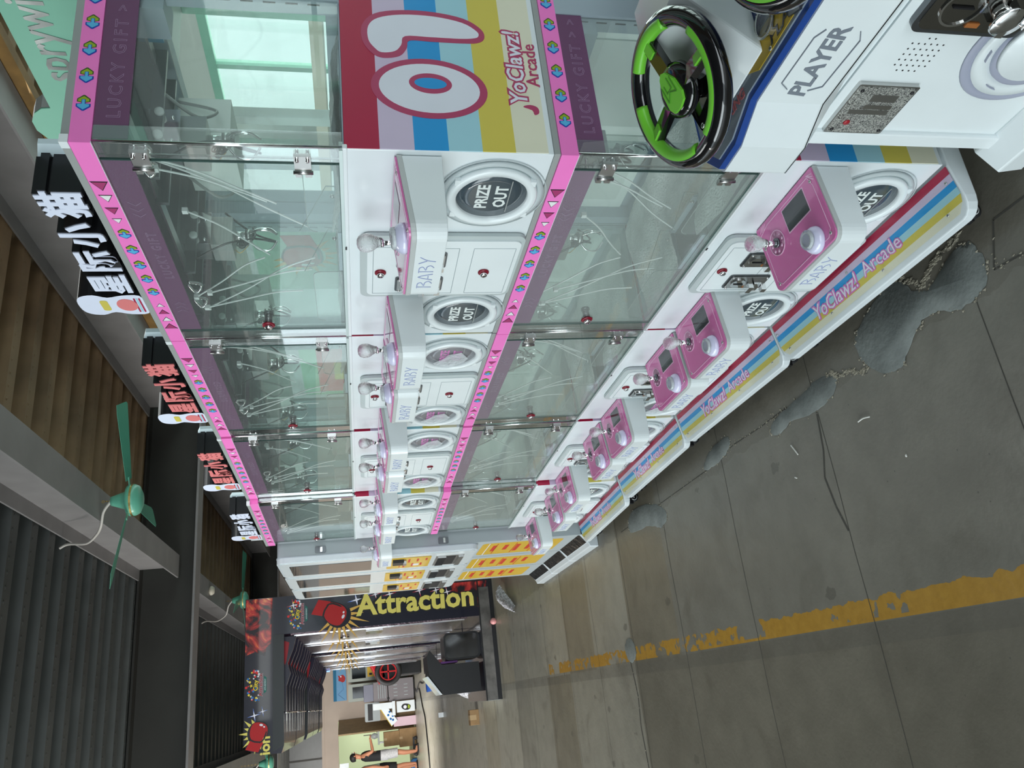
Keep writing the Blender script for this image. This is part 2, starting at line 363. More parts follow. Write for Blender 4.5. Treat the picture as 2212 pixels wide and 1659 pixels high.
# slab joints across the aisle
k = 0
for i, y in enumerate([1.42 + .7165 * j for j in range(14)]):
    mb = MB(); pts = []; x = 1.6; wd = .0014 if i != 3 and i != 4 else .002
    P = []
    while x > -4: P.append((x, y + random.uniform(-.006, .006) + (.012 * math.sin(x * 3 + i) if i in (4, 5) else 0))); x -= .22
    for a, b_ in zip(P[:-1], P[1:]): mb.add([(a[0], a[1] - wd, .0006), (a[0], a[1] + wd, .0006), (b_[0], b_[1] + wd, .0006), (b_[0], b_[1] - wd, .0006)], [(0, 1, 2, 3)], JOINT)
    tag(mb.build('trim_%d' % (20 + i)), kind='structure')
def patch(name, pts, label, z=.003, crumb=True):
    P = smooth2(pts, 5); mb = MB(); n = len(P); cx = sum(p[0] for p in P) / n; cy = sum(p[1] for p in P) / n
    rnd = random.Random(len(pts) * 7 + int(cx * 100)); P = [(a + rnd.uniform(-.004, .004), b + rnd.uniform(-.004, .004)) for a, b in P]
    mb.add([(a, b, .0008) for a, b in P] + [(cx + (a - cx) * .93, cy + (b - cy) * .93, z) for a, b in P], [[i, (i + 1) % n, n + (i + 1) % n, n + i] for i in range(n)] + [list(range(n, 2 * n))], PATCH, True)
    if crumb:
        for i in range(n * 2):
            j = rnd.randrange(n); a, b = P[j]; s_ = rnd.uniform(.0015, .0055)
            if math.sin(j * 1.3 + cx) < -.3: continue
            a += rnd.uniform(-.008, .008); b += rnd.uniform(-.008, .008)
            v = [(a + s_ * math.cos(t) * rnd.uniform(.5, 1.4), b + s_ * math.sin(t) * rnd.uniform(.5, 1.6), .001) for t in (0, 1.2, 2.4, 3.6, 5.0)]
            mb.add(v + [(a, b, .002 + s_ * .35)], [(0, 1, 5), (1, 2, 5), (2, 3, 5), (3, 4, 5), (4, 0, 5)], CRUMB)
    return tag(mb.build(name), label, 'floor patch', 'cement repairs in the concrete floor')
patch('cement_patch', [(.93, 1.66), (.90, 1.78), (.85, 1.87), (.77, 1.86), (.705, 1.78), (.700, 1.72), (.74, 1.66), (.775, 1.60), (.775, 1.54), (.745, 1.47), (.755, 1.385), (.80, 1.36), (.87, 1.375), (.885, 1.43), (.855, 1.50), (.84, 1.55), (.87, 1.60)], 'largest grey cement patch in the floor, curving past the base of the nearest claw machine')
patch('cement_patch', [(.80, 2.02), (.77, 2.00), (.735, 2.06), (.725, 2.16), (.745, 2.28), (.73, 2.40), (.755, 2.44), (.79, 2.38), (.80, 2.25), (.815, 2.12)], 'small grey cement patch in the floor between the two nearest machine bases')
patch('cement_patch', [(.85, 2.78), (.82, 2.74), (.785, 2.80), (.77, 2.92), (.785, 3.02), (.82, 2.98), (.845, 2.90)], 'narrow grey cement patch on the floor below the third claw machine')
patch('cement_patch', [(.72, 4.02), (.70, 3.75), (.66, 3.60), (.69, 3.50), (.75, 3.55), (.80, 3.70), (.83, 3.95), (.78, 4.06)], 'pointed grey cement patch by the base of the fourth claw machine')
patch('cement_patch', [(.205, 4.36), (.16, 4.44), (.10, 4.42), (.075, 4.34), (.11, 4.27), (.175, 4.28)], 'rounded grey cement patch across the yellow floor line', crumb=False)
def crumbline(idx, P, wj=.003, nc=60, sz=.006, seed=1):
    rnd = random.Random(seed); mb = MB()
    for a, b_ in zip(P[:-1], P[1:]):
        d = Vector((b_[0] - a[0], b_[1] - a[1], 0)); n_ = Vector((-d.y, d.x, 0)).normalized() * wj
        mb.add([(a[0] - n_.x, a[1] - n_.y, .0007), (a[0] + n_.x, a[1] + n_.y, .0007), (b_[0] + n_.x, b_[1] + n_.y, .0007), (b_[0] - n_.x, b_[1] - n_.y, .0007)], [(0, 1, 2, 3)], JOINT)
    for i in range(nc):
        j = rnd.randrange(len(P) - 1); t = rnd.random(); a = P[j][0] + (P[j + 1][0] - P[j][0]) * t + rnd.gauss(0, .006); b = P[j][1] + (P[j + 1][1] - P[j][1]) * t; s_ = rnd.uniform(.2, .9) * sz
        v = [(a + s_ * math.cos(q) * rnd.uniform(.4, 1.2), b + s_ * math.sin(q) * rnd.uniform(.6, 2.2), .0009) for q in (0, 1.2, 2.4, 3.6, 5.0)]
        mb.add(v + [(a, b, .001 + s_ * .3)], [(0, 1, 5), (1, 2, 5), (2, 3, 5), (3, 4, 5), (4, 0, 5)], CRUMB)
    tag(mb.build('trim_%d' % idx), kind='structure')
crumbline(40, [(.88, .9), (.885, 1.30), (.78, 1.345), (.773, 1.26)], .0025, 30, .004, 3)
crumbline(41, [(.91, 1.40), (.90, 1.5), (.86, 1.56), (.93, 1.64)], .002, 110, .009, 4)
crumbline(42, [(.74, 1.86), (.775, 1.93), (.79, 2.0), (.81, 2.02), (.78, 2.10)], .002, 130, .008, 5)
crumbline(43, [(.80, 2.30), (.795, 2.5), (.80, 2.72), (.775, 3.0), (.77, 3.5), (.76, 4.2)], .002, 160, .005, 6)
crumbline(44, [(.75, 2.14), (.60, 2.16), (.52, 2.19), (.42, 2.17), (.34, 2.14)], .004, 6, .002, 7)
crumbline(45, [(.09, 4.38), (-.1, 4.34), (-.25, 4.37), (-.45, 4.345), (-1., 4.35)], .007, 14, .006, 8)

DECK = M('deck_brown', (.32, .21, .12), .55, .1, noise=.35, nscale=3)
DECK2 = M('deck_dark', (.085, .09, .088), .5, .2, noise=.2, nscale=3)
BEAM = M('beam_grey', (.23, .22, .22), .5, noise=.12, nscale=5)
BEAM2 = M('girder_grey', (.032, .030, .026), .55, noise=.15, nscale=3)
def deck(name, x0, x1, y0, y1, z, m):
    mb = MB(); P = .31; y = y0; sec = []
    while y < y1:
        sec += [(y, z), (y + .11, z), (y + .135, z + .075), (y + .285, z + .075)]; y += P
    n = len(sec)
    mb.add([(x0, a, b) for a, b in sec] + [(x1, a, b) for a, b in sec], [[i, i + 1, n + i + 1, n + i] for i in range(n - 1)], m)
    # rolled dimples along each low rib
    yy = y0
    while yy < min(y1, 9.) and x0 < 3.2:
        x = max(x0, -1.5)
        while x < min(x1, 3.4):
            for dy in (.03,):
                v = [(x + .014 * math.cos(t), yy + dy + .012 * math.sin(t), z - .0005) for t in (0, 1.57, 3.14, 4.71)]
                mb.add(v + [(x, yy + dy, z - .007)], [(0, 1, 4), (1, 2, 4), (2, 3, 4), (3, 0, 4)], m, True)
            x += .085
        yy += P
    return tag(mb.build(name), kind='structure')
deck('ceiling', -9, 1.43, -7, 25, 3.47, DECK2)
deck('ceiling', 1.43, 5.2, -7, 25, 3.47, DECK)
tag(MB().box(-9, 5.2, -7, 25, 3.56, 3.75, BEAM2).build('ceiling'), kind='structure')
def hbeam(n, x, y0, y1, z0=3.10, z1=3.46):
    tag(MB().box(x - .105, x + .105, y0, y1, z0, z0 + .014, BEAM).box(x - .006, x + .006, y0, y1, z0 + .014, z1 - .014, BEAM)
        .box(x - .105, x + .105, y0, y1, z1 - .014, z1, BEAM).build('trim_%d' % n), kind='structure')
n = 1
for x in (-3.9, -.55, 1.43, 3.055, 4.7):
    for y0, y1 in ((-7, 7.93), (8.17, 16.1), (16.34, 24.9)):
        if x == -.55 and y0 < 0: continue
        hbeam(n, x, y0, y1); n += 1
for y in (8.05, 16.22):
    tag(MB().box(-9, 5.2, y - .12, y + .12, 2.95, 2.97, BEAM).box(-9, 5.2, y - .008, y + .008, 2.97, 3.44, BEAM2).box(-9, 5.2, y - .12, y + .12, 3.44, 3.46, BEAM2).build('trim_%d' % n), kind='structure'); n += 1
ORW = M('orange_wood', (.20, .11, .03), .7, noise=.3)
tag(MB().box(3.17, 3.23, -7, 7.9, 3.04, 3.12, ORW).build('trim_%d' % n), kind='structure'); n += 1
WALLB = M('wall_beige', (.50, .42, .36), .8, noise=.08, nscale=2)
WALLD = M('wall_dark_panel', (.10, .11, .115), .35, noise=.1)
WALLR = M('wall_right_paint', (.50, .54, .50), .7)
# far wall with a doorway
mb = MB()
for x0, x1, z0, z1, m in ((-9, -1.62, 0, 2.55, WALLB), (-1.62, -.28, 2.12, 2.55, WALLB), (-.28, 5.2, 0, 2.55, WALLB), (-9, 5.2, 2.55, 3.56, WALLD)): mb.box(x0, x1, 25, 25.15, z0, z1, m)
mb.box(-9, 5.2, 24.97, 25, 2.50, 2.58, WALLB)
for x in (-1.2, -.35, .5, 1.35, 2.2): mb.box(x, x + .04, 24.96, 25, 2.58, 3.5, BEAM2)
tag(mb.build('wall_far'), kind='structure')
GLOWG = M('glowing_room_wall', (.65, .75, .5), .8, emit=(.70, .82, .50), es=.6)  # back wall glows by itself to stand in for the room's lighting
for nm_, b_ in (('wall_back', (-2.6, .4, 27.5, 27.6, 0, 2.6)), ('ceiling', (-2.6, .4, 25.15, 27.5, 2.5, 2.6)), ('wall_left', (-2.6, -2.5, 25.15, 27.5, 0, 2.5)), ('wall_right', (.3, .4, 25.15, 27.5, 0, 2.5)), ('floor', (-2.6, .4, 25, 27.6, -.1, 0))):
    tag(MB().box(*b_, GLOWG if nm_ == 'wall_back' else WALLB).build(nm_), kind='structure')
DOORW = M('door_brown', (.36, .25, .13), .5, noise=.15)
dr = tag(MB().prism([(-.285, 24.96, .02), (-.245, 24.96, .02), (-.60, 24.1, .02), (-.64, 24.12, .02)], (0, 0, 2.08), DOORW).build('door_1', bevel=.004), kind='structure')
MB().cyl((-.60, 24.2, 1.05), (-.66, 24.22, 1.05), .012, STEEL).cyl((-.66, 24.22, 1.05), (-.62, 24.33, 1.05), .01, STEEL).build('door_handle', dr)
# right wall with bright windows behind the machines
mb = MB(); wins = [(y, y + 1.35) for y in (-3.2, -1.6, 0., 1.6, 3.2, 4.8, 6.4, 8.9, 10.6)]
mb.box(5.2, 5.35, -7, 25, 0, .75, WALLR).box(5.2, 5.35, -7, 25, 2.55, 3.56, WALLR)
prev = -7
for a, b_ in wins: mb.box(5.2, 5.35, prev, a, .75, 2.55, WALLR); prev = b_
mb.box(5.2, 5.35, prev, 25, .75, 2.55, WALLR); tag(mb.build('wall_right'), kind='structure')
FRAMEG = M('window_frame_green', (.16, .42, .30), .5); PANE = glass('window_pane', (.95, .99, .97), 1., .02, haze=.25, hazecol=(.9, 1, .95))
for i, (a, b_) in enumerate(wins):
    wn = MB().box(5.18, 5.26, a, a + .06, .75, 2.55, FRAMEG).box(5.18, 5.26, b_ - .06, b_, .75, 2.55, FRAMEG).box(5.18, 5.26, a, b_, .75, .82, FRAMEG).box(5.18, 5.26, a, b_, 2.48, 2.55, FRAMEG).box(5.19, 5.25, (a + b_) / 2 - .025, (a + b_) / 2 + .025, .75, 2.55, FRAMEG).box(5.19, 5.25, a, b_, 1.62, 1.66, FRAMEG).build('window_%d' % (i + 1))
    tag(wn, kind='structure'); MB().box(5.218, 5.222, a + .05, b_ - .05, .8, 2.5, PANE).build('pane', wn)


# ================================================================== CLAW MACHINES (local: x = depth from the front, y = along the row, z = up)
W_, D_ = .832, .47
TIERS = ((1.457, 1.038, 1.9045, 'upper'), (.5512, .1265, .9878, 'lower'))
def ztop(C, x): return C - .097 + x * .11
def m_cabinet(C, B):
    def f(mb):
        mb.box(.002, D_ - .004, .003, W_ - .003, B, C, WHITE).box(.0, .012, 0, W_, C - .006, C + .004, WHITE2)
        if C > 1: mb.box(.0, D_, .0, W_, 1.0247, 1.038, GREYT)
    return f
def m_frame(C, G):
    def f(mb):
        mb.box(.385, D_, 0, .045, C, G, IDECK).box(.385, D_, W_ - .045, W_, C, G, IDECK)
        mb.box(.43, D_, .045, W_ - .045, G - .07, G, IDECK).box(.43, D_, .045, W_ - .045, C, C + .03, IDECK)
        for k in range(9): mb.box(.3845, .386, .017, .021, C + .04 + k * .045, C + .065 + k * .045, BLACK)
    return f
def m_stripes(C, B, far):
    def f(mb):
        h = (C - B - .012) / 6
        for i, m in enumerate(STR): mb.box(.004, D_ - .004, *((W_ - .003, W_ - .0015) if far else (.0015, .003)), C - h * (i + 1), C - h * i, m)
        if C > 1 and not far: m_side_art(mb)
    return f
def m_side_art(mb):
    o = (0, .0015, 0)
    r = lambda pts: [(a, b) for a, b in pts]
    # number 0
    zero = ellipse(.158, 1.281, .077, .119, 48, -.05); zin = ellipse(.158, 1.281, .063, .103, 48, -.05)
    mb.flat(zero, o, XR, ZU, MAG, .0007); mb.flat(zin, o, XR, ZU, SGREYW, .0011)
    mb.flat(ellipse(.170, 1.279, .026, .044, 40, -.05), o, XR, ZU, MAG, .0015)
    # number 1 : bean shaped stroke with a flag
    one = [(.233, 1.372), (.245, 1.395), (.275, 1.412), (.318, 1.412), (.352, 1.385), (.366, 1.33), (.366, 1.26), (.352, 1.195), (.325, 1.160), (.300, 1.155), (.286, 1.172), (.283, 1.21), (.283, 1.27), (.283, 1.315), (.262, 1.322), (.240, 1.338)]
    one_i = [(.247, 1.374), (.258, 1.388), (.28, 1.400), (.316, 1.399), (.340, 1.378), (.353, 1.328), (.353, 1.26), (.340, 1.20), (.318, 1.170), (.304, 1.168), (.298, 1.18), (.295, 1.21), (.295, 1.27), (.294, 1.324), (.270, 1.333), (.252, 1.347)]
    mb.flat(smooth2(one, 4), o, XR, ZU, MAG, .0008); mb.flat(smooth2(one_i, 4), o, XR, ZU, SGREYW, .0012)
    mb.flat(ellipse(.170, 1.279, .014, .033, 40, -.05), o, XR, ZU, BLUE, .0018)
    mb.text('YoClawz!', .052, (.226, .0015, 1.080), XR, (-.03, 0, 1), MAG, .0010, off=.085, shear=.15, xs=.98)
    mb.text('YoClawz!', .052, (.226, .0015, 1.080), XR, (-.03, 0, 1), SGREYW, .0016, off=.012, shear=.15, xs=.98)
    mb.flat(smooth2([(.125, 1.075), (.119, 1.060), (.105, 1.058), (.100, 1.068), (.112, 1.072), (.120, 1.09)], 3), o, XR, ZU, MAG, .0009)
    mb.text('Arcade', .040, (.232, .0015, 1.048), XR, ZU, MAG, .0012, off=.010)
def arrow(mb, o, r, u, s):
    o = Vector(o); q = lambda L, m, th: mb.flat([(a * s, b * s) for a, b in L], o, r, u, m, th)
    q([(.05, .0), (.16, .46), (.42, .46), (.78, .05), (.78, -.05), (.42, -.46), (.16, -.46)], AGRN2, .0004)
    q([(.10, .0), (.18, .38), (.38, .38), (.66, .0), (.38, -.38), (.18, -.38)], AGRN, .0007)
    q([(.36, .14), (-.02, .14), (-.06, .50), (-.30, .50), (-.68, .06), (-.68, -.06), (-.30, -.50), (-.06, -.50), (-.02, -.14), (.36, -.14)], ABLU2, .0010)
    q([(.32, .09), (-.08, .10), (-.10, .40), (-.28, .40), (-.60, .0), (-.28, -.40), (-.10, -.40), (-.08, -.10), (.32, -.09)], ABLU, .0014)
def tri(mb, o, r, u, s, m, d):
    mb.flat([(-.55 * s * d, 0), (.45 * s * d, .55 * s * 1.0), (.45 * s * d, -.55 * s)][::(1 if d > 0 else -1)], o, r, u, BLACK, .0004)
    s *= .8; mb.flat([(-.55 * s * d, 0), (.45 * s * d, .55 * s * 1.0), (.45 * s * d, -.55 * s)][::(1 if d > 0 else -1)], o, r, u, m, .0008)
def m_band(z0, z1):
    def f(mb):
        mb.box(-.003, D_, -.002, W_ + .002, z0, z1, PINKB)
        zc = (z0 + z1) / 2
        if z1 > 1.5:
            mb.box(-.004, D_, -.002, W_ + .0015, z1, z1 + .014, GREYT)
            mb.box(-.006, .012, -.006, .012, z1 - .0005, z1 + .0145, WHITE2)
        for y, s, m in ((.126, .030, TRIR), (.167, .024, TRIW), (.210, .024, TRIR), (.246, .018, TRIW)): tri(mb, (-.003, y, zc), FR, ZU, s, m, 1)
        for y, s, m in ((.622, .018, TRIW), (.658, .024, TRIR), (.699, .024, TRIW), (.740, .030, TRIR)): tri(mb, (-.003, y, zc), FR, ZU, s, m, -1)
        for y in (.296, .360, .425, .489, .552): arrow(mb, (-.003, y, zc), FR, ZU, .025)
        for x in (.085, .150, .216, .282, .347, .412): arrow(mb, (x, -.002, zc), XR, ZU, .025)
        mb.box(-.0036, .0, -.0026, W_, z0 - .001, z0, WHITE2)
    return f
def linetext(mb, t, size, o, r, u, m, bev=.018):
    k = (t, 'line', bev)
    if k not in _T:
        c = bpy.data.curves.new('t', 'FONT'); c.body = t; c.size = 1; c.fill_mode = 'NONE'; c.bevel_depth = bev; c.bevel_resolution = 0; c.resolution_u = 2; c.space_character = 1.35
        ob = bpy.data.objects.new('t', c); COL.objects.link(ob); me = bpy.data.meshes.new_from_object(ob.evaluated_get(bpy.context.evaluated_depsgraph_get()))
        _T[k] = ([tuple(v.co) for v in me.vertices], [list(p.vertices) for p in me.polygons]); bpy.data.objects.remove(ob); bpy.data.curves.remove(c); bpy.data.meshes.remove(me)
    vs, fs = _T[k]; o = Vector(o); r = Vector(r); u = Vector(u); n = r.cross(u).normalized(); sh = (min(v[0] for v in vs) + max(v[0] for v in vs)) / 2
    mb.add([o + r * ((v[0] - sh) * size) + u * (v[1] * size) + n * (v[2] * size * .3 + .0005) for v in vs], fs, m)
def m_strip_front(G, word):
    def f(mb):
        mb.box(.004, .007, .052, .775, G - .053, G, PURP)
        linetext(mb, word, .028, (.004, .40, G - .040), FR, ZU, ETXT)
        for y0, d in ((.195, 1), (.625, -1)):
            for k in range(3):
                y = y0 + k * .020; mb.bar((.0035, y - .006 * d, G - .014), (.0035, y + .006 * d, G - .027), .0012, .0012, ETXT).bar((.0035, y + .006 * d, G - .027), (.0035, y - .006 * d, G - .040), .0012, .0012, ETXT)
    return f
def m_strip_side(G):
    def f(mb):
        mb.box(.012, .384, .002, .005, G - .060, G, PURP); linetext(mb, 'LUCKY GIFT', .034, (.178, .002, G - .044), XR, ZU, ETXT)
        linetext(mb, '> >', .03, (.345, .002, G - .042), XR, ZU, ETXT)
    return f
def m_sideglass(C, G):
    return lambda mb: mb.box(.012, .385, -.002, .002, C + .004, G, GLS if C > 1 else GLSL)
def m_post(C, G, far):
    def f(mb):
        y0 = W_ - .046 if far else 0; yo = W_ - .005 if far else .001; yi = W_ - .043 if far else .040
        mb.box(.002, .007, y0 + .001, y0 + .045, C + .004, G, ACR).box(.007, .040, yo, yo + .004, C + .004, G, ACR)
        mb.cyl((.005, yo + .002, C + .004), (.005, yo + .002, G), .0032, CHROME, 8).box(.007, .010, yi, yi + .003, C + .004, G, CHROME)
    return f
def m_door(C, G):
    def f(mb):
        mb.box(.001, .006, .050, W_ - .052, C + .010, G - .001, GLS if C > 1 else GLSL)
        mb.box(.0005, .0065, .050, .0515, C + .010, G - .001, M('glass_edge', (.05, .10, .09), .2)).box(.0005, .0065, W_ - .0535, W_ - .052, C + .010, G - .001, MATS['glass_edge']).box(.0005, .0065, .05, W_ - .052, C + .010, C + .0115, MATS['glass_edge'])
    return f
def m_rail(C): return lambda mb: mb.box(-.002, .02, .004, W_ - .004, C + .003, C + .010, M('pale_aluminium', (.62, .72, .70), .3, .6)).box(-.003, -.002, .35, .36, C + .0, C + .004, BLACK)
def m_hinge(mb):
    mb.box(-.006, .002, -.002, .040, -.016, .016, STEEL).cyl((-.008, .044, -.019), (-.008, .044, .019), .004, STEEL, 10).box(-.006, .002, .046, .062, -.016, -.003, STEEL).box(-.006, .002, .046, .062, .004, .016, STEEL)
    for z in (-.010, .010): mb.cyl((-.012, .006, z), (.014, .006, z), .0035, CHROME, 10)
def m_lock(r):
    def f(mb):
        mb.lathe((0, 0, 0), (-1, 0, 0), [(r, 0), (r, .003), (r * .8, .0045), (.0001, .0045)], REDP, 24)
        mb.lathe((-.004, 0, 0), (-1, 0, 0), [(r * .62, 0), (r * .62, .007), (r * .5, .009), (.0001, .0085)], CHROME, 20); mb.box(-.0135, -.0128, -.001, .001, -r * .3, r * .3, BLACK)
    return f
def m_doorlock(mb):
    m_lock(.017)(mb); mb.cyl((.002, 0, 0), (.030, 0, 0), .010, DSTEEL, 16).cyl((.030, 0, 0), (.036, 0, 0), .013, DSTEEL, 16).box(-.001, .001, -.012, .014, -.016, .016, STEEL)
def m_boxbody(C):
    y0, y1, d = .015, .277, .179
    def plan(g, yy0, yy1, dd, r=.03):
        p = [(0, yy0 - g)]
        for i in range(7): a = R(90 * i / 6); p.append((-dd - g + r - r * math.sin(a) * 1. if False else -(dd + g) + r * (1 - math.sin(a)), yy0 - g + r * (1 - math.cos(a))))
        for i in range(7): a = R(90 * i / 6); p.append((-(dd + g) + r * (1 - math.cos(a)), yy1 + g - r * (1 - math.sin(a))))
        p.append((0, yy1 + g)); return p
    def f(mb):
        def shell(g, zb, top, m, r=.03):
            P = plan(g, y0, y1, d, r); n = len(P)
            lo = [(a, b, zb(a)) for a, b in P]; hi = [(a, b, top(a)) for a, b in P]
            mb.add(lo + hi, [list(range(n))[::-1], list(range(n, 2 * n))] + [[i, (i + 1) % n, n + (i + 1) % n, n + i] for i in range(n)], m)
        shell(0, lambda a: C - .190, lambda a: ztop(C, a) - .012, WHITE2)
        shell(.0022, lambda a: ztop(C, a) - .014, lambda a: ztop(C, a) - .003, M('grey_rim', (.52, .55, .54), .35), .032)
    return f
def m_boxpanel(C):
    def f(mb):
        P = []; r = .018; X0, X1, Y0, Y1 = -.176, -.002, .018, .274
        P = rrect(X0, X1, Y0, Y1, r, 5, (0, 0, 1, 0)); P = rrect(X0, X1, Y0, Y1, r, 5, (0, 1, 1, 0)); n = len(P)
        lo = [(a, b, ztop(C, a) - .003) for a, b in P]; hi = [(a, b, ztop(C, a) + .001) for a, b in P]
        mb.add(lo + hi, [list(range(n))[::-1], list(range(n, 2 * n))] + [[i, (i + 1) % n, n + (i + 1) % n, n + i] for i in range(n)], PANEL)
        q = lambda a, b, h=.0013: (a, b, ztop(C, a) + h)
        L = [(-.014, .040), (-.014, .225), (-.024, .262), (-.150, .262), (-.165, .248), (-.165, .045), (-.150, .030), (-.04, .030), (-.014, .040)]
        for a, b_ in zip(L[:-1], L[1:]): mb.bar(q(*a), q(*b_), .0016, .0006, LPINK)
        for k in range(3): mb.bar(q(-.030 + k * .007, .022), q(-.010, .040 + k * .0), .0024, .0006, LPINK)
        for k in range(3): mb.bar(q(-.006, .232 + k * .008), q(-.018, .245 + k * .008), .0018, .0006, LPINK)
    return f
def m_display(C):
    def f(mb):
        q = lambda a, b, h: (a, b, ztop(C, a) + h)
        mb.add([q(-.020, .064, .0012), q(-.020, .160, .0012), q(-.082, .160, .0012), q(-.082, .064, .0012)], [(0, 1, 2, 3)], LPINK)
        mb.add([q(-.023, .067, .0018), q(-.023, .157, .0018), q(-.079, .157, .0018), q(-.079, .067, .0018)], [(0, 1, 2, 3)], SCREEN)
    return f
def m_joy(C):
    def f(mb):
        c = Vector((-.073, .212, ztop(C, -.073) + .001)); n = Vector((-.11, 0, 1)).normalized()
        mb.ring(c, n, .012, .031, .0012, ACR2, 32); mb.ring(c + n * .0002, n, .0295, .031, .0016, LPINK, 32)
        for k in range(8):
            t = k * math.pi / 4; mb.ball(c + Vector((math.cos(t) * .022, math.sin(t) * .022, .001)), .0045, LPINK, 6, .2)
        mb.cyl(c, c + n * .006, .0115, DSTEEL, 20); mb.cyl(c, c + n * .030, .0065, CHROME, 16); mb.cyl(c + n * .028, c + n * .034, .009, CHROME, 16)
    return f
def m_joyball(C):
    def f(mb):
        c = Vector((-.073, .212, ztop(C, -.073) + .031)); n = Vector((-.11, 0, 1)).normalized()
        mb.lathe(c, n, [(.0085, 0), (.0100, .006), (.0135, .014), (.0185, .022), (.0208, .032), (.0200, .041), (.0160, .049), (.0085, .0535), (.0001, .0545)], BGLASS, 28)
    return f
def m_button(C):
    def f(mb):
        c = Vector((-.146, .085 + .0, ztop(C, -.146) + .001)); n = Vector((-.11, 0, 1)).normalized()
        mb.lathe(c, n, [(.031, 0), (.0315, .004), (.030, .010), (.026, .016), (.021, .020), (.0001, .020)], DOME, 32)
    return f
def m_buttoncap(C):
    def f(mb):
        c = Vector((-.146, .085, ztop(C, -.146) + .020)); n = Vector((-.11, 0, 1)).normalized()
        mb.lathe(c, n, [(.0225, 0), (.0225, .006), (.020, .0085), (.0180, .0080), (.0001, .0095)], CLEARP, 28); mb.ring(c + n * .001, n, .015, .0175, .006, WHITE2, 24)
    return f
def m_baby(C):
    def f(mb):
        th = .0014; o = (-.1788, .160, C - .170); s = .001
        def stroke(P): mb.tube([(-.1794, .160 - a * s, C - .172 + b * s) for a, b in P], .0011, ENGR, 5, smooth_pts=3)
        for x0 in (-62, 2):
            stroke([(x0, 0), (x0, 30)]); stroke([(x0 - 4, 30), (x0 + 14, 29), (x0 + 18, 22), (x0 + 6, 16), (x0 + 18, 14), (x0 + 24, 7), (x0 + 16, 0)])
        stroke([(-32, 0), (-20, 30), (-8, 0)]); stroke([(-26, 9), (-16, 9)]); stroke([(34, 32), (44, 16)]); stroke([(58, 30), (46, 15), (42, -2)])
    return f
def m_screw(mb): mb.lathe((0, 0, 0), (0, 0, 1), [(.0042, 0), (.0040, .0018), (.002, .0026), (.0018, .0012), (.0001, .0012)], STEEL, 10)
def m_hatch(mb):
    a = (-1, 0, 0)
    mb.lathe((0, 0, 0), a, [(.114, 0), (.113, .004), (.104, .006), (.100, .002), (.096, .001)], M('hatch_grey_ring', (.50, .56, .57), .4), 56)  # grey outer rim of the hatch
    mb.lathe((0, 0, 0), a, [(.099, 0), (.0985, .011), (.094, .014), (.080, .013), (.077, .006), (.077, -.004)], WHITE2, 56)
    for t in (55, 125, 235, 305):
        mb.box(-.013, 0, .098 * math.cos(R(t)) - .008, .098 * math.cos(R(t)) + .008, .098 * math.sin(R(t)) - .006, .098 * math.sin(R(t)) + .006, WHITE2)
    mb.ring((0, 0, 0), a, .118, .120, .0014, MATS['hatch_grey_ring'], 56)
def m_hatchwin(gm, tm, pink):
    def f(mb):
        mb.lathe((.0, 0, 0), (-1, 0, 0), [(.078, 0), (.078, .003), (.05, .0045), (.0001, .005)], gm, 48)
        mb.text('PRIZE', .037, (-.0045, 0, .008), FR, ZU, tm, .0008, off=.03, xs=.9); mb.text('OUT', .037, (-.0045, .0, -.032), FR, ZU, tm, .0008, off=.03, xs=.95)
        mb.bar((-.0048, -.055, -.038), (-.0048, .055, -.038), .002, .002, GREYT)
    return f
PLW = M('plastic_wrap', (.8, .85, .88), .12, alpha=.55, bump=1., bscale=60)
def m_wrap(mb):
    mb.add([(-.010, .060, .045), (-.014, .035, .055), (-.008, .015, .02), (-.012, -.02, .012), (-.009, -.03, -.03), (-.012, .01, -.055), (-.008, .05, -.045), (-.013, .072, 0)], [(0, 1, 2, 7), (2, 3, 4, 5), (2, 5, 6, 7)], PLW)
def m_service(C, B):
    def f(mb):
        zt, zb = C - .030, B + .002
        P = rrect(.288, .575, zb, zt, .022, 5); mb.prism([(0, a, b) for a, b in P], (-.010, 0, 0), M('frame_grey', (.50, .56, .56), .35))
        P = rrect(.305, .560, zb + .008, zt - .016, .018, 5); mb.prism([(-.008, a, b) for a, b in P], (-.006, 0, 0), WHITE2)
        def fr(y0, y1, z0, z1):
            for a, b_ in (((y0, z0), (y1, z0)), ((y1, z0), (y1, z1)), ((y1, z1), (y0, z1)), ((y0, z1), (y0, z0))): mb.bar((-.0142, a[0], a[1]), (-.0142, b_[0], b_[1]), .0016, .0016, GREY)
        fr(.330, .550, C - .190, C - .060); fr(.335, .552, B + .020, B + .122); fr(.335, .552, C - .262, C - .222)
    return f
def m_coin(mb):
    P = rrect(-.035, .035, -.060, .060, .008, 4); mb.prism([(0, a, b) for a, b in P], (-.004, 0, 0), DSTEEL)
    mb.rbox(-.0075, -.003, -.030, .030, -.055, .055, STEEL, .006); mb.ring((-.0075, 0, .026), (-1, 0, 0), .001, .021, .004, CHROME, 28)
    mb.box(-.0135, -.0110, -.0012, .0012, .012, .040, BLACK); mb.box(-.030, -.0075, -.012, .018, -.012, .002, CHROME).box(-.020, -.0075, -.016, .022, -.034, -.014, CHROME).box(-.034, -.0075, -.010, .006, -.050, -.036, CHROME)
    for a, b_ in ((-.027, .050), (.027, .050), (-.027, -.050), (.027, -.050)): mb.ball((-.008, a, b_), .0035, CHROME, 8)
    mb.box(-.009, -.0074, .014, .024, -.012, .004, M('coin_slot_orange', (.35, .12, .03), .4))
def base_z(x): return .1255 + x * .19
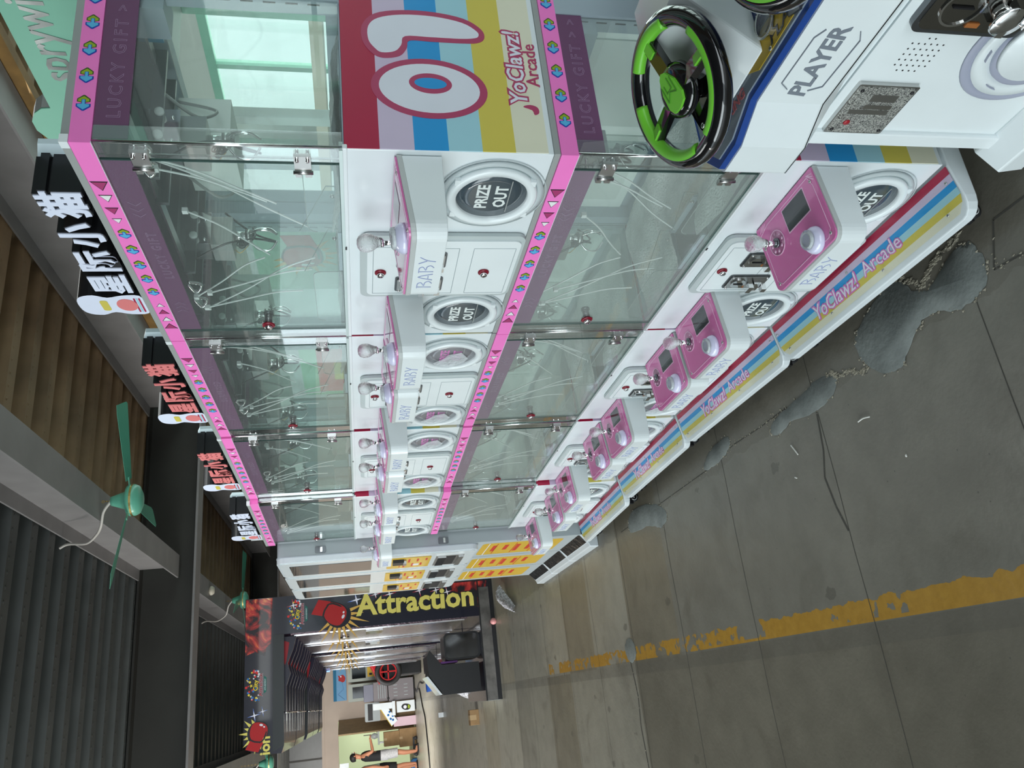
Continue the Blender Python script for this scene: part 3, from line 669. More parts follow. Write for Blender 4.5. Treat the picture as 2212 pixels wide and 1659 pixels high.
def m_base(mb):
    r = .035
    P = [(-.125, r - .002)]
    P = [(D_, -.0015), (-.125 + r * 1.3, -.0015)] + [(-.125 + r * 1.3 * (1 - math.sin(R(t))), -.0015 + r * (1 - math.cos(R(t)))) for t in (22, 45, 67, 90)] + [(-.125 + r * 1.3 * (1 - math.cos(R(t))), W_ + .0015 - r * (1 - math.sin(R(t)))) for t in (0, 22, 45, 67, 90)] + [(D_, W_ + .0015)]
    P[1:1] = [(0, -.0015)]; P[-1:-1] = [(0, W_ + .0015)]
    n = len(P); lo = [(a, b, .0715) for a, b in P]; hi = [(a, b, base_z(min(a, 0)) - .006) for a, b in P]
    mb.add(lo + hi, [list(range(n))[::-1], [n + i for i in range(1, n - 1)], [n, n + 1, 2 * n - 2, 2 * n - 1]] + [[i, (i + 1) % n, n + (i + 1) % n, n + i] for i in range(n)], WHITE)
def m_basepanel(mb):
    xs = [-.001, -.021, -.039, -.056, -.073, -.091, -.110]
    for i, m in enumerate(STR):
        a, b_ = xs[i], xs[i + 1]; e0 = .003; e = lambda x: .004 + max(0, (-x - .072)) ** 2 * 18
        mb.add([(a, e(a), base_z(a) - .004), (a, W_ - e(a), base_z(a) - .004), (b_, W_ - e(b_), base_z(b_) - .004), (b_, e(b_), base_z(b_) - .004)], [(0, 1, 2, 3)], m)
    u = Vector((.982, 0, .187)); o = (-.062, .47, base_z(-.062) - .0035)
    mb.text('YoClawz!', .060, (-.085, .507, base_z(-.085) - .0038), FR, u, PMAG, .0010, off=.060, shear=.15, xs=.92); mb.text('YoClawz!', .060, (-.085, .507, base_z(-.085) - .0038), FR, u, SGREYW, .0015, off=.0, shear=.15, xs=.92)
    mb.text('Arcade', .055, (-.078, .292, base_z(-.078) - .0038), FR, u, PMAG, .0010, off=.035); mb.text('Arcade', .055, (-.078, .292, base_z(-.078) - .0038), FR, u, SGREYW, .0015, off=-.008)
def m_acrylcover(mb):
    e = lambda x: .003 + max(0, (-x - .07)) ** 2 * 18; xs = [-.0005, -.03, -.07, -.09, -.1, -.108, -.113]
    P = [(x, e(x)) for x in xs] + [(x, W_ - e(x)) for x in xs[::-1]]; n = len(P)
    lo = [(a, b, base_z(a) - .0016) for a, b in P]; hi = [(a, b, base_z(a) + .0012) for a, b in P]
    mb.add(lo + hi, [list(range(n, 2 * n))] + [[i, (i + 1) % n, n + (i + 1) % n, n + i] for i in range(n)], COVER)
def m_caster(mb):
    mb.box(-.016, .016, -.016, .016, .058, .0715, BLACK).box(-.010, .020, -.013, -.010, .020, .060, BLACK).box(-.010, .020, .010, .013, .020, .060, BLACK)
    mb.box(-.034, -.010, -.009, .009, .030, .052, BLACK)
def m_wheel(mb):
    mb.lathe((0, -.009, .0245), (0, 1, 0), [(.017, 0), (.0245, .001), (.0245, .017), (.017, .018)], RUB, 24)
    mb.lathe((-.0, -.0095, .0245), (0, 1, 0), [(.0155, 0), (.0175, 0), (.0175, .019), (.0155, .019)], WTXT, 20).lathe((0, -.010, .0245), (0, 1, 0), [(.0001, 0), (.0155, .0), (.0155, .020), (.0001, .020)], BLACK, 18)
    mb.cyl((0, -.014, .0245), (0, .014, .0245), .005, STEEL, 10)
def m_fleece(C, seed):
    def f(mb):
        rnd = random.Random(seed); nx, ny = 26, 46; V = []
        ph = [rnd.uniform(0, 6) for _ in range(6)]
        for i in range(nx + 1):
            for j in range(ny + 1):
                x = .028 + (.355) * i / nx; y = .052 + (W_ - .104) * j / ny
                z = .012 + .010 * math.sin(x * 17 + ph[0]) * math.cos(y * 11 + ph[1]) + .006 * math.sin(y * 23 + x * 31 + ph[2]) + .012 * max(0, math.sin(y * 6 + x * 14 + ph[3])) + rnd.uniform(-.0015, .0015)
                V.append((x, y, C + max(.005, z)))
        F = [[i * (ny + 1) + j, i * (ny + 1) + j + 1, (i + 1) * (ny + 1) + j + 1, (i + 1) * (ny + 1) + j] for i in range(nx) for j in range(ny)
             if not (i < 9 and (17 < j < 28))]
        mb.add(V, F, FLEECE, True)
    return f
def m_deckplate(C): return lambda mb: mb.box(.02, .43, .012, W_ - .012, C + .0005, C + .003, IDECK).box(.024, .14, .33, .50, C + .003, C + .004, DARKIN).box(.024, .030, .33, .50, C + .003, C + .02, IDECK).box(.14, .146, .33, .50, C + .003, C + .02, IDECK)
def m_chute(C, i):
    def f(mb):
        E_ = M('acrylic_edge', (.28, .33, .31), .3)
        for y0, y1, xx in (((.060, .325, .022), (.505, .775, .022))[i:i + 1]):
            P = rrect(y0, y1, C + .004, C + .085, .02, 4, (1, 1, 0, 0)); mb.prism([(xx, a, b) for a, b in P], (.003, 0, 0), ACR2)
            for a, b_ in zip(P[:-1], P[1:]): mb.bar((xx + .0015, a[0], a[1]), (xx + .0015, b_[0], b_[1]), .0016, .0016, E_)
        for yy in (() if i < 2 else ((.325, .505)[i - 2:i - 1])):
            P = [(.026, C + .004), (.150, C + .004), (.150, C + .045), (.026, C + .105)]; mb.prism([(a, yy, b) for a, b in P], (0, .003, 0), ACR2)
            for a, b_ in zip(P[1:-1], P[2:]): mb.bar((a[0], yy + .0015, a[1]), (b_[0], yy + .0015, b_[1]), .0016, .0016, E_)
            mb.bar((.150, yy, C + .004), (.150, yy, C + .045), .0016, .0016, E_)
            mb.lathe((.12, yy - .002, C + .03), (0, -1, 0), [(.006, 0), (.004, .003), (.0001, .003)], STEEL, 10)
    return f
def m_roof(C, G, lower):
    def f(mb):
        mb.box(.03, .43, .010, W_ - .010, G - .004, G - .001, DARKIN if not lower else WHITE)
    return f
def m_rails(G, lower, x): return lambda mb: mb.box(x, x + .02, .012, W_ - .012, G - .045, G - .02, DSTEEL if not lower else STEEL).box(x - .004, x + .024, .012, W_ - .012, G - .05, G - .045, STEEL)
def m_motor(G): return lambda mb: mb.box(.35, .42, .02, .10, G - .10, G - .004, IDECK).box(.36, .41, .10, .12, G - .08, G - .03, M('motor_blue', srgb(60, 130, 160), .4))
def m_divider(C, G): return lambda mb: mb.box(.03, .40, .4145, .4165, C + .10, G - .06, ACR2)
def m_lampbox(G): return lambda mb: mb.box(.30, .40, .330, .560, G - .185, G - .065, M('white_lamp_box', (.80, .86, .82), .4))
def m_back(C, G, lower):
    def f(mb):
        if lower:
            mb.box(.425, .43, .045, W_ - .045, C + .03, G - .07, FOAM)
            mb.box(.420, .425, .10, .40, C + .06, G - .12, M('pale_panel', (.70, .76, .72), .3)).box(.420, .425, .44, .74, C + .06, G - .12, MATS['pale_panel'])
        else:
            mb.box(.425, .429, .045, W_ - .045, C + .03, G - .07, GLS)
    return f
def m_carriage(C, G, y, lower):
    def f(mb):
        z = G - .05; s = STEEL if lower else DSTEEL
        mb.box(.060, .400, y - .055, y - .045, z - .022, z + .004, s).box(.060, .400, y + .035, y + .045, z - .022, z + .004, s)
        mb.box(.15, .235, y - .045, y + .035, z - .050, z + .012, s).box(.155, .24, y - .030, y + .050, z - .105, z - .052, STEEL)
        for xx in (.165, .225):
            for k in (0, 1): mb.lathe((xx, y - .056 + k * .1, z - .015), (0, -1, 0), [(.0001, 0), (.010, 0), (.010, .006), (.004, .007), (.0001, .007)], WTXT, 16)
        mb.box(.148, .242, y - .047, y - .045, z - .055, z + .02, CHROME)
        for a, b_ in ((.16, -.01), (.22, -.01), (.16, -.04), (.22, -.04)): mb.ball((a, y - .048, z + b_), .004, CHROME, 8)
    return f
def m_coil(C, G, y):
    def f(mb):
        z0 = G - .155; P = []
        for i in range(140):
            t = i / 139; th = t * math.pi * 1.5; cx = .20 + .026 * math.sin(th * 1.0); cz = z0 - .012 - .030 * math.sin(t * math.pi)
            a = t * 2 * math.pi * 17; P.append((cx + .008 * math.cos(a), y + .055 - .06 * t + .0, cz + .008 * math.sin(a)))
        mb.tube(P, .0022, BLACK, 5, smooth_pts=0)
        mb.tube([(.20, y, z0), (.21, y + .03, z0 - .06), (.24, y + .09, z0 - .10), (.30, y + .14, z0 - .03), (.38, y + .16, z0 + .05)], .0032, BLACK, 6)
        mb.tube([(.10, y - .05, G - .07), (.12, y - .09, G - .15), (.17, y - .04, G - .21), (.24, y + .02, G - .20)], .0028, BLACK, 6)
        mb.tube([(.19, y + .02, z0 + .01), (.17, y + .035, z0 - .01), (.185, y + .02, z0 - .035)], .0012, GOLD, 5)
    return f
def m_claw(C, G, y):
    def f(mb):
        z = G - .16
        mb.cyl((.20, y, z + .01), (.20, y, z - .025), .012, CHROME, 16).cyl((.20, y, z - .025), (.20, y, z - .04), .018, STEEL, 16)
        for k in range(3):
            a = k * 2.094 + .4; c, s_ = math.cos(a), math.sin(a)
            mb.tube([(.20 + c * .012, y + s_ * .012, z - .035), (.20 + c * .034, y + s_ * .034, z - .055), (.20 + c * .036, y + s_ * .036, z - .085), (.20 + c * .012, y + s_ * .012, z - .105)], .0028, CHROME, 6)
    return f
TIEP = ((.03, .07, .17, .24), (.035, .12, .12, .20), (.03, .62, -.10, .26), (.04, .66, -.18, .19), (.03, .70, -.07, .25), (.06, .30, .20, .16), (.05, .10, .26, .30), (.04, .72, -.24, .29))
def m_tie(C, G, k):
    def f(mb):
            x, y, dy, L = TIEP[k]; z = G - .06 - .02 * (k % 3)
            mb.tube([(x, y, z), (x + .01, y + dy * .35, z - L * .38), (x + .015, y + dy * .75, z - L * .72), (x + .01, y + dy, z - L)], .0022, TIE, 5)
            mb.box(x - .005, x + .005, y - .006, y + .006, z - .006, z + .006, TIE)
    return f
def m_hoses(G, i):
    def f(mb):
        if i < 4: y = (.06, .11, .60, .68)[i]; mb.tube([(.05, y, G - .05), (.06, y + .03, G - .075), (.05, y + .055, G - .06), (.055, y + .02, G - .045)], .0045, CHROME, 6)
        else: y = (.20, .50)[i - 4]; mb.tube([(.30, y, G - .06), (.26, y + .03, G - .13), (.33, y + .09, G - .16), (.37, y + .11, G - .07)], .004, GREYT, 6)
    return f
def sign_plate(mb, P, x0, x1, m, mf):
    mb.prism([(x1, a, b) for a, b in P], (x0 - x1, 0, 0), m, mf)
def m_signback(mb):
    P = [(.115, 1.955), (.115, 2.040), (.16, 2.055), (.30, 2.05), (.42, 2.055), (.55, 2.06), (.68, 2.06), (.70, 1.955)]
    mb.prism([(.085, a, b) for a, b in P], (.012, 0, 0), SIGNB)
def m_letter(ch, y, cm):
    def f(mb):
        s = .090; z = 1.975
        vs, fs = textmesh(ch, .055, 0, 2); xs0 = min(v[0] for v in vs); xs1 = max(v[0] for v in vs)
        mb.text(ch, s, (.085, y, z), FR, ZU, BLACK, .088, off=.055); mb.text(ch, s, (-.0035, y, z), FR, ZU, cm, .003, off=.035)
    return f
def m_figure(mb):
    # plain rounded plates in the sign's pastel colours on a deep black block
    P = smooth2([(.575, 2.095), (.598, 2.108), (.640, 2.108), (.663, 2.095), (.670, 2.065), (.656, 2.035), (.668, 2.0), (.664, 1.958), (.615, 1.956), (.572, 1.960), (.570, 2.0), (.580, 2.035), (.567, 2.065)], 3)
    mb.prism([(.085, a, b) for a, b in P], (-.088, 0, 0), BLACK, SIGNW)
    mb.flat([(-(a), b) for a, b in ellipse(.618, 1.998, .030, .024, 24)], (-.003, 0, 0), FR, ZU, SIGNP, .0012)
    mb.flat([(-(a), b) for a, b in rrect(.595, .645, 2.040, 2.058, .006, 3)], (-.003, 0, 0), FR, ZU, YEL, .0012)
    for k, m in enumerate((RED, LBLUE, RED)): mb.flat([(-(a), b) for a, b in rrect(.585, .655, 1.962 + k * .006, 1.966 + k * .006, .001, 2)], (-.003, 0, 0), FR, ZU, m, .001)
LETTERS = (('\u732b', .190), ('\u5c0f', .300), ('\u9645', .405), ('\u661f', .510))

def claw_machine(X, Y, a, word, pink_hatch, letter_mat, label):
    root = empty('claw_machine', (X, Y, 0), a, label, 'claw machine', 'double-deck claw machines standing in a row')
    P = lambda key, name, fn, par=None, **k: part(key, name, fn, par or root, **k)
    for C, B, G, t in TIERS:
        low = t == 'lower'
        P('cab' + t, 'cabinet', m_cabinet(C, B), bevel=.002); P('frm' + t, 'window_frame', m_frame(C, G))
        P('art' + t, 'side_print', m_stripes(C, B, False), label=None if low else 'striped side print with the number 01'); P('artf' + t, 'side_print', m_stripes(C, B, True))
        P('band' + t, 'pink_band', m_band(G, 1.9415 if not low else 1.0247))
        P('strip' + t + word, 'tinted_strip', m_strip_front(G, word)); P('strips' + t, 'tinted_strip', m_strip_side(G))
        P('sg' + t, 'side_glass', m_sideglass(C, G), loc=(0, .008, 0)); P('sg' + t, 'side_glass', m_sideglass(C, G), loc=(0, W_ - .008, 0)); P('post' + t, 'corner_post', m_post(C, G, 0)); P('postf' + t, 'corner_post', m_post(C, G, 1)); P('rail' + t, 'door_rail', m_rail(C))
        d = P('door' + t, 'glass_door', m_door(C, G))
        for dz in (G - .074, C + .080): P('hinge', 'hinge', m_hinge, d, loc=(0, .022, dz))
        P('dlock', 'lock', m_doorlock, d, loc=(-.001, .746, C + .216))
        for k, y0 in enumerate((0, .555)):
            b = P('cbox' + t, 'control_box', m_boxbody(C), loc=(0, y0, 0), bevel=.0015); P('cpan' + t, 'control_panel', m_boxpanel(C), b)
            P('disp' + t, 'display', m_display(C), b); j = P('joy' + t, 'joystick', m_joy(C), b); 
            P('jball' + t, 'joystick_ball', m_joyball(C), b, label='clear bubble-filled ball top')
            P('but' + t, 'push_button', m_button(C), b); P('butc' + t, 'button_cap', m_buttoncap(C), b); P('baby' + t, 'lettering', m_baby(C), b)
            for sx, sy in ((-.160, .034), (-.160, .258), (-.028, .034), (-.060, .262)): P('screw', 'screw', m_screw, b, loc=(sx, sy, ztop(C, sx) + .0008))
        for k, y0 in enumerate((.140, .692)):
            h = P('hatch', 'prize_hatch', m_hatch, loc=(0, y0, C - .309))
            P('hw%d' % pink_hatch, 'hatch_window', m_hatchwin(HATCHP, PTXT, 1) if pink_hatch else m_hatchwin(HATCHG, WTXT, 0), h)
            if pink_hatch: P('wrap', 'plastic_wrap', m_wrap, h)
        s = P('serv' + t, 'service_door', m_service(C, B), bevel=.001)
        P('slock', 'lock', m_lock(.014), s, loc=(-.0142, .444, C - .078)); P('slock', 'lock', m_lock(.014), s, loc=(-.0142, .444, B + .085))
        for y0 in (.385, .500): P('coin', 'coin_mechanism', m_coin, s, loc=(-.013, y0, C - .175))
        P('deck' + t, 'deck_plate', m_deckplate(C)); P('fle' + t, 'fleece_liner', m_fleece(C, 5), label='rumpled pale grey fleece sheet'); [P('chute%d' % i + t, 'chute_panel', m_chute(C, i)) for i in range(4)]
        P('roof' + t, 'ceiling_plate', m_roof(C, G, low)); P('back' + t, 'back_panel', m_back(C, G, low))
        for x in (.075, .36): P('rl%g' % x + t, 'gantry_rail', m_rails(G, low, x))
        P('mot' + t, 'motor', m_motor(G)); P('div' + t, 'divider_sheet', m_divider(C, G))
        if not low: P('lb', 'white_box', m_lampbox(G))
        for i in range(8): P('tie%d' % i + t, 'cable_tie', m_tie(C, G, i))
        for i in range(6): P('hose%d' % i + t, 'cable', m_hoses(G, i))
        for y0 in (.235, .620):
            c = P('carr%s%g' % (t, y0), 'claw_carriage', m_carriage(C, G, y0, low)); P('coil%s%g' % (t, y0), 'coiled_cord', m_coil(C, G, y0), c); P('claw%s%g' % (t, y0), 'claw', m_claw(C, G, y0), c)
    P('base', 'base', m_base, bevel=.003); bp = P('bpanel', 'base_panel', m_basepanel); P('bcov', 'clear_cover', m_acrylcover, bp)
    for x, y in ((-.036, .020), (-.036, .42), (-.036, .812), (-.098, .055), (-.098, .30), (-.098, .54), (-.098, .78)): P('screw', 'screw', m_screw, bp, loc=(x, y, base_z(x) + .001))
    for x, y in ((-.070, .075), (-.070, W_ - .075), (D_ - .05, .075), (D_ - .05, W_ - .075)):
        c = P('caster', 'caster', m_caster, loc=(x, y, 0)); P('wheel', 'wheel', m_wheel, c)
    sg = P('sback', 'sign', m_signback)
    for ch, y in LETTERS: P(ch + letter_mat.name, 'sign_letter', m_letter(ch, y, letter_mat), sg)
    P('fig', 'sign_figure', m_figure, sg)
    return root
# seen from the camera each machine stands a few millimetres off the line of its neighbour
POS = ((.9990, 1.2532, 0.), (1.0000, 2.0935, 0.), (.9953, 2.9400, 1.588), (.9480, 3.7785, 2.6))
LAB = ('nearest double-deck claw machine, with the big number 01 on its striped side', 'second double-deck claw machine from the camera, pink-lettered sign, beside the 01 machine',
       'third double-deck claw machine from the camera, its pink-lettered sign between the second and the last', 'farthest double-deck claw machine, white-lettered sign, against the grey change machines')
for (X, Y, a), word, pk, lm, lb in zip(POS, ('LUCKY GIFT', 'SURPRISED', 'SURPRISED', 'LUCKY GIFT'), (0, 1, 1, 0), (SIGNW, SIGNP, SIGNP, SIGNW), LAB):
    claw_machine(X, Y, R(a), word, pk, lm, lb)

# ================================================================== KIDS' RACING GAME beside the camera
NAVY = M('trim_navy', srgb(26, 66, 140), .35); NAVY2 = M('desk_navy', srgb(24, 52, 120), .25, coat=.5); DGREY = M('desk_grey', srgb(128, 140, 152), .2, coat=.6)
LIME = M('lime_grip', srgb(112, 196, 56), .35); PLGREY = M('print_grey', srgb(122, 130, 140), .45); LABY = M('label_yellow', srgb(190, 160, 40), .4)
TXTR = M('print_faint_red', srgb(176, 96, 100), .5)
rg = empty('racing_game', (.975, .55, 0), 0, "white kids' racing game with two steering wheels, beside the nearest claw machine", 'arcade game')
o_ = lambda x, y: (x - .975, y - .55)
def at(mb): return mb.xf(Matrix.Translation((-.975, -.55, 0)))
mb = MB(); Y0, Y1 = -.15, 1.15
prof = [(1.55, .06), (.975, .115), (.975, .555), (.905, .628), (1.55, .628)]
mb.prism([(a, Y0, b) for a, b in prof], (0, Y1 - Y0, 0), WHITE2)
mb.prism([(a, Y1 - .03, b) for a, b in [(1.55, .05), (.965, .085), (.965, .565), (1.55, .60)]], (0, .034, 0), WHITE2)
at(mb).build('body', rg, bevel=.005)
plan = [(1.55, 1.152), (.905, 1.152), (.853, 1.108), (.853, 1.035), (.885, .958), (.885, .56), (.853, .49), (.853, .36), (.905, .30), (1.55, .30)]
mb = MB(); mb.prism([(a, b, .640) for a, b in plan], (0, 0, .125), WHITE2)
mb.add([(a, b, .640) for a, b in plan[1:9]] + [(.975, b, .556) for a, b in plan[1:9]], [[i, i + 1, 9 + i, 8 + i] for i in range(7)], WHITE2)
at(mb).build('desk', rg, bevel=.004)
def inset(P, d): return [(a + d if a < 1.5 else a, b - d * (1 if b > 1.1 else (-1 if b < .35 else 0))) for a, b in P]
mb = MB(); mb.prism([(a, b, .765) for a, b in inset(plan, .004)], (0, 0, .012), NAVY); at(mb).build('blue_trim', rg)
mb = MB(); mb.prism([(a, b, .777) for a, b in inset(plan, .016)], (0, 0, .003), DGREY); mb.box(.955, 1.55, .42, .93, .780, .7812, NAVY2)
mb.prism([(a, b, .7802) for a, b in [(.908, .91), (.938, .955), (.952, .90), (.948, .80), (.935, .60), (.908, .60)]], (0, 0, .001), LABY)
mb.text('PLAYER', .036, (.937, .790, .7815), FR, (1, 0, 0), BLACK, .0006, off=.02, shear=.2, xs=1.05) if False else mb.text('PLAYER', .034, (.914, .800, .7815), FR, (1, 0, 0), BLACK, .0006, off=.02, shear=.2, xs=1.1)
for L in ([(.925, 1.12), (.90, 1.09), (.92, 1.045), (.92, 1.01)], [(.965, 1.12), (.935, 1.075), (.935, 1.05)]):
    for a, b_ in zip(L[:-1], L[1:]): mb.bar((a[0], a[1], .7805), (b_[0], b_[1], .7805), .004, .001, PLGREY)
mb.text('KING', .026, (.905, .995, .7803), (0, -1, 0), (1, 0, 0), TXTR, .0006, off=.03); mb.text('ON GUARD', .012, (.935, 1.0, .7803), (0, -1, 0), (1, 0, 0), TXTR, .0006)
at(mb).build('desk_top', rg)
mb = MB(); n_ = (.885, 0, 0)
mb.text('PLAYER', .045, (.885, .865, .690), (0, -1, 0), (0, -.0, 1), PLGREY, .0012, off=.022, shear=.12, xs=.98)
for L in ([(.798, .731), (.815, .742), (.912, .745), (.925, .728)], [(.926, .690), (.915, .668), (.815, .662), (.798, .672)]):
    for a, b_ in zip(L[:-1], L[1:]): mb.bar((.8845, a[0], a[1]), (.8845, b_[0], b_[1]), .0035, .0012, PLGREY)
at(mb).build('player_lettering', rg)
mb = MB()
for a, b_ in (((.9735, 1.128, .545), (.9735, 1.128, .14)),): mb.bar(a, b_, .003, .002, GREY)
mb.bar((.9735, 1.128, .545), (.9735, .45, .545), .003, .002, GREY); at(mb).build('panel_seam', rg)
# coin acceptor with a glitter face
GLIT = M('glitter_plate', (.80, .80, .74), .35, .4, noise=1.1, nscale=420, bump=1., bscale=500)
mb = MB(); mb.rbox(.966, .976, .990, 1.120, .394, .522, STEEL, .004); mb.rbox(.964, .967, .994, 1.116, .398, .518, GLIT, .003)
mb.rbox(.960, .965, 1.035, 1.046, .425, .485, CHROME, .003).box(.9632, .9645, 1.012, 1.030, .425, .480, STEEL).box(.9632, .9645, 1.052, 1.064, .42, .505, STEEL)
mb.lathe((.964, 1.088, .490), (-1, 0, 0), [(.007, 0), (.006, .002), (.0001, .0025)], M('red_dot', (.35, .01, .02), .3), 16)
for a, b_ in ((1.108, .510), (1.003, .510), (1.108, .405), (1.003, .405)): mb.ball((.964, a, b_), .004, BLACK, 8)
at(mb).build('coin_acceptor', rg, label='square glittering metal coin plate with a red dot')
mb = MB(); mb.rbox(.962, .976, .735, .862, .300, .520, DSTEEL, .02); mb.rbox(.960, .963, .745, .853, .310, .512, M('mirror_dark', (.33, .32, .30), .1, 1.), .018)
mb.ring((.960, .805, .455), (-1, 0, 0), .034, .038, .003, CHROME, 36); mb.box(.956, .960, .803, .806, .435, .475, BLACK).box(.957, .960, .833, .842, .40, .425, MATS['coin_slot_orange'])
mb.cyl((.96, .805, .378), (.935, .805, .378), .018, CHROME, 20).box(.930, .955, .775, .835, .368, .382, CHROME).box(.925, .96, .790, .812, .320, .350, CHROME).lathe((.935, .805, .378), (-1, 0, 0), [(.03, 0), (.028, .004), (.01, .006), (.0001, .006)], CHROME, 24)
at(mb).build('coin_mechanism', rg, label='chrome coin mechanism with turning knob')
mb = MB()
for i in range(7):
    for j in range(6):
        a = .885 + i * .0125; b_ = .415 + j * .0125
        if (a - .923) ** 2 + (b_ - .446) ** 2 < .042 ** 2 and (i + j) % 1 == 0: mb.lathe((.9748, a, b_), (-1, 0, 0), [(.0018, 0), (.0018, .0004), (.0001, .0004)], BLACK, 8)
at(mb).build('speaker_grille', rg)
mb = MB(); LILG = M('ring_lilac', srgb(168, 172, 190), .4)
c = (.975, .880, .215)
mb.lathe(c, (-1, 0, 0), [(.142, 0), (.140, .003), (.128, .004), (.126, .002)], LILG, 56).lathe(c, (-1, 0, 0), [(.124, 0), (.124, .006), (.098, .008), (.095, .004)], WHITE2, 56).lathe(c, (-1, 0, 0), [(.094, 0), (.090, .012), (.086, .012), (.080, .016), (.0001, .018)], LILG, 56).lathe((.962, .872, .222), (-1, 0, 0), [(.084, 0), (.080, .006), (.0001, .010)], WHITE2, 48)
for t in (20, 75, 130, 160, 215, 250):
    q = [(.107 * math.cos(R(t + k)), .107 * math.sin(R(t + k))) for k in (-7, 0, 7)]
    for a, b_ in zip(q[:-1], q[1:]): mb.bar((.9665, .88 + a[0], .215 + a[1]), (.9665, .88 + b_[0], .215 + b_[1]), .008, .0012, LILG)
at(mb).build('prize_port', rg)
mb = MB(); mb.prism([(a, Y0, b) for a, b in [(1.5, 0.01), (.935, .01), (.925, .075), (.975, .115), (1.5, .10)]], (0, Y1 - Y0 + .03, 0), WHITE2)
mb.rbox(.920, .929, .90, 1.08, .030, .058, LILG, .012); at(mb).build('plinth', rg, bevel=.004)
for yc, nm in ((1.0, 'near the claw machine'), (.645, 'at the frame edge')):
    # white wedge, plate, wheel; wheel axis leans to the player
    mb = MB(); y0, y1 = yc - .115, yc + .085
    v = [(.925, y0, .781), (.925, y1, .781), (1.19, y1 + .0, .781), (1.19, y0, .781), (1.075, y0 + .02, .900), (1.075, y1 - .02, .900), (1.19, y1 - .02, .90), (1.19, y0 + .02, .90)]
    mb.add(v, [(0, 1, 2, 3), (0, 4, 5, 1), (1, 5, 6, 2), (0, 3, 7, 4), (4, 7, 6, 5), (3, 2, 6, 7)], WHITE2); mt = at(mb).build('wheel_mount', rg, bevel=.004)
    ax = Vector((-.30, -.02, .95)).normalized(); pc = Vector((.977, yc + .02, .818)); wc = pc + ax * .055
    u = Vector((0, 1, 0)); u = (u - ax * u.dot(ax)).normalized(); r_ = ax.cross(u)
    mb = MB(); PP = [pc + u * a + r_ * b for a, b in rrect(-.060, .060, -.060, .060, .010, 3)]; q = Matrix.Rotation(R(0), 4, ax)
    mb.prism(PP, ax * .005, GBLACK)
    for a, b_ in ((-.05, -.05), (.05, -.05), (-.05, .05), (.05, .05)): mb.ball(pc + u * a + r_ * b_ + ax * .005, .006, CHROME, 10, .5)
    mb.cyl(pc, wc, .022, GBLACK, 20); at(mb).build('mounting_plate', mt)
    RW = .122; pt = lambda th, rr, h=0.: wc + u * (rr * math.cos(th)) + r_ * (rr * math.sin(th)) + ax * h
    mb = MB(); mb.tube([pt(2 * math.pi * i / 32, RW) for i in range(32)], .0175, GBLACK, 16, closed=True, smooth_pts=2)
    for th in (R(8), R(172), R(270)): mb.bar(pt(th, .02, .0), pt(th, RW - .004, .004), .030, .014, GBLACK)
    mb.lathe(wc - ax * .018, ax, [(.040, 0), (.050, .012), (.048, .024), (.036, .030), (.0001, .031)], GBLACK, 28); at(mb)
    wl = mb.build('steering_wheel', rg, label='glossy black steering wheel with lime grips, ' + nm)
    mb = MB()
    for a0, a1 in ((-28, 78), (100, 196), (236, 300)):
        m = 14; mb.tube([pt(R(a0 + (a1 - a0) * i / m), RW - .007, .0075) for i in range(m + 1)], .0122, LIME, 12, smooth_pts=2)
    for th in (8, 172, 270): mb.bar(pt(R(th), RW - .040, .011), pt(R(th), RW - .005, .012), .018, .006, LIME)
    at(mb).build('lime_grip', wl)
    mb = MB(); B_ = [(-.030, .020), (-.022, .034), (0, .038), (.022, .034), (.030, .020), (.027, -.010), (.012, -.034), (0, -.040), (-.012, -.034), (-.027, -.010)]
    hub = wc + ax * .0125; mb.prism([hub + (-u) * a * .85 + r_ * (-1) * -b * 1.0 for a, b in B_], ax * .005, LIME)
    for L in ([(-.016, -.02), (-.016, .012), (0, 0), (.016, .012), (.016, -.02)], [(-.008, -.018), (-.008, -.002), (.008, -.002), (.008, -.024)]):
        for a, b_ in zip(L[:-1], L[1:]): mb.bar(hub + (-u) * a[0] + r_ * a[1] + ax * .0055, hub + (-u) * b_[0] + r_ * b_[1] + ax * .0055, .0022, .001, M('lime_dark', srgb(70, 140, 34), .4))
    at(mb).build('wheel_badge', wl)
mb = MB(); mb.lathe((.953, .852, .781), (0, 0, 1), [(.028, 0), (.027, .010), (.024, .014), (.022, .010), (.0001, .014)], CLEARP, 28).ring((.953, .852, .781), (0, 0, 1), .024, .0285, .010, CHROME, 28); at(mb).build('push_button', rg, label='clear round push button')
mb = MB(); mb.bar((.925, .78, .782), (.955, .765, .86), .030, .006, DSTEEL); mb.bar((.925, .78, .7825), (.905, .79, .7825), .03, .005, DSTEEL); at(mb).build('pedal_bracket', rg)
for x, y in ((.922, 1.105), (.912, .868), (1.05, 1.128)):
    o = part('screw', 'screw', m_screw, rg, loc=(x - .975, y - .55, .7805))

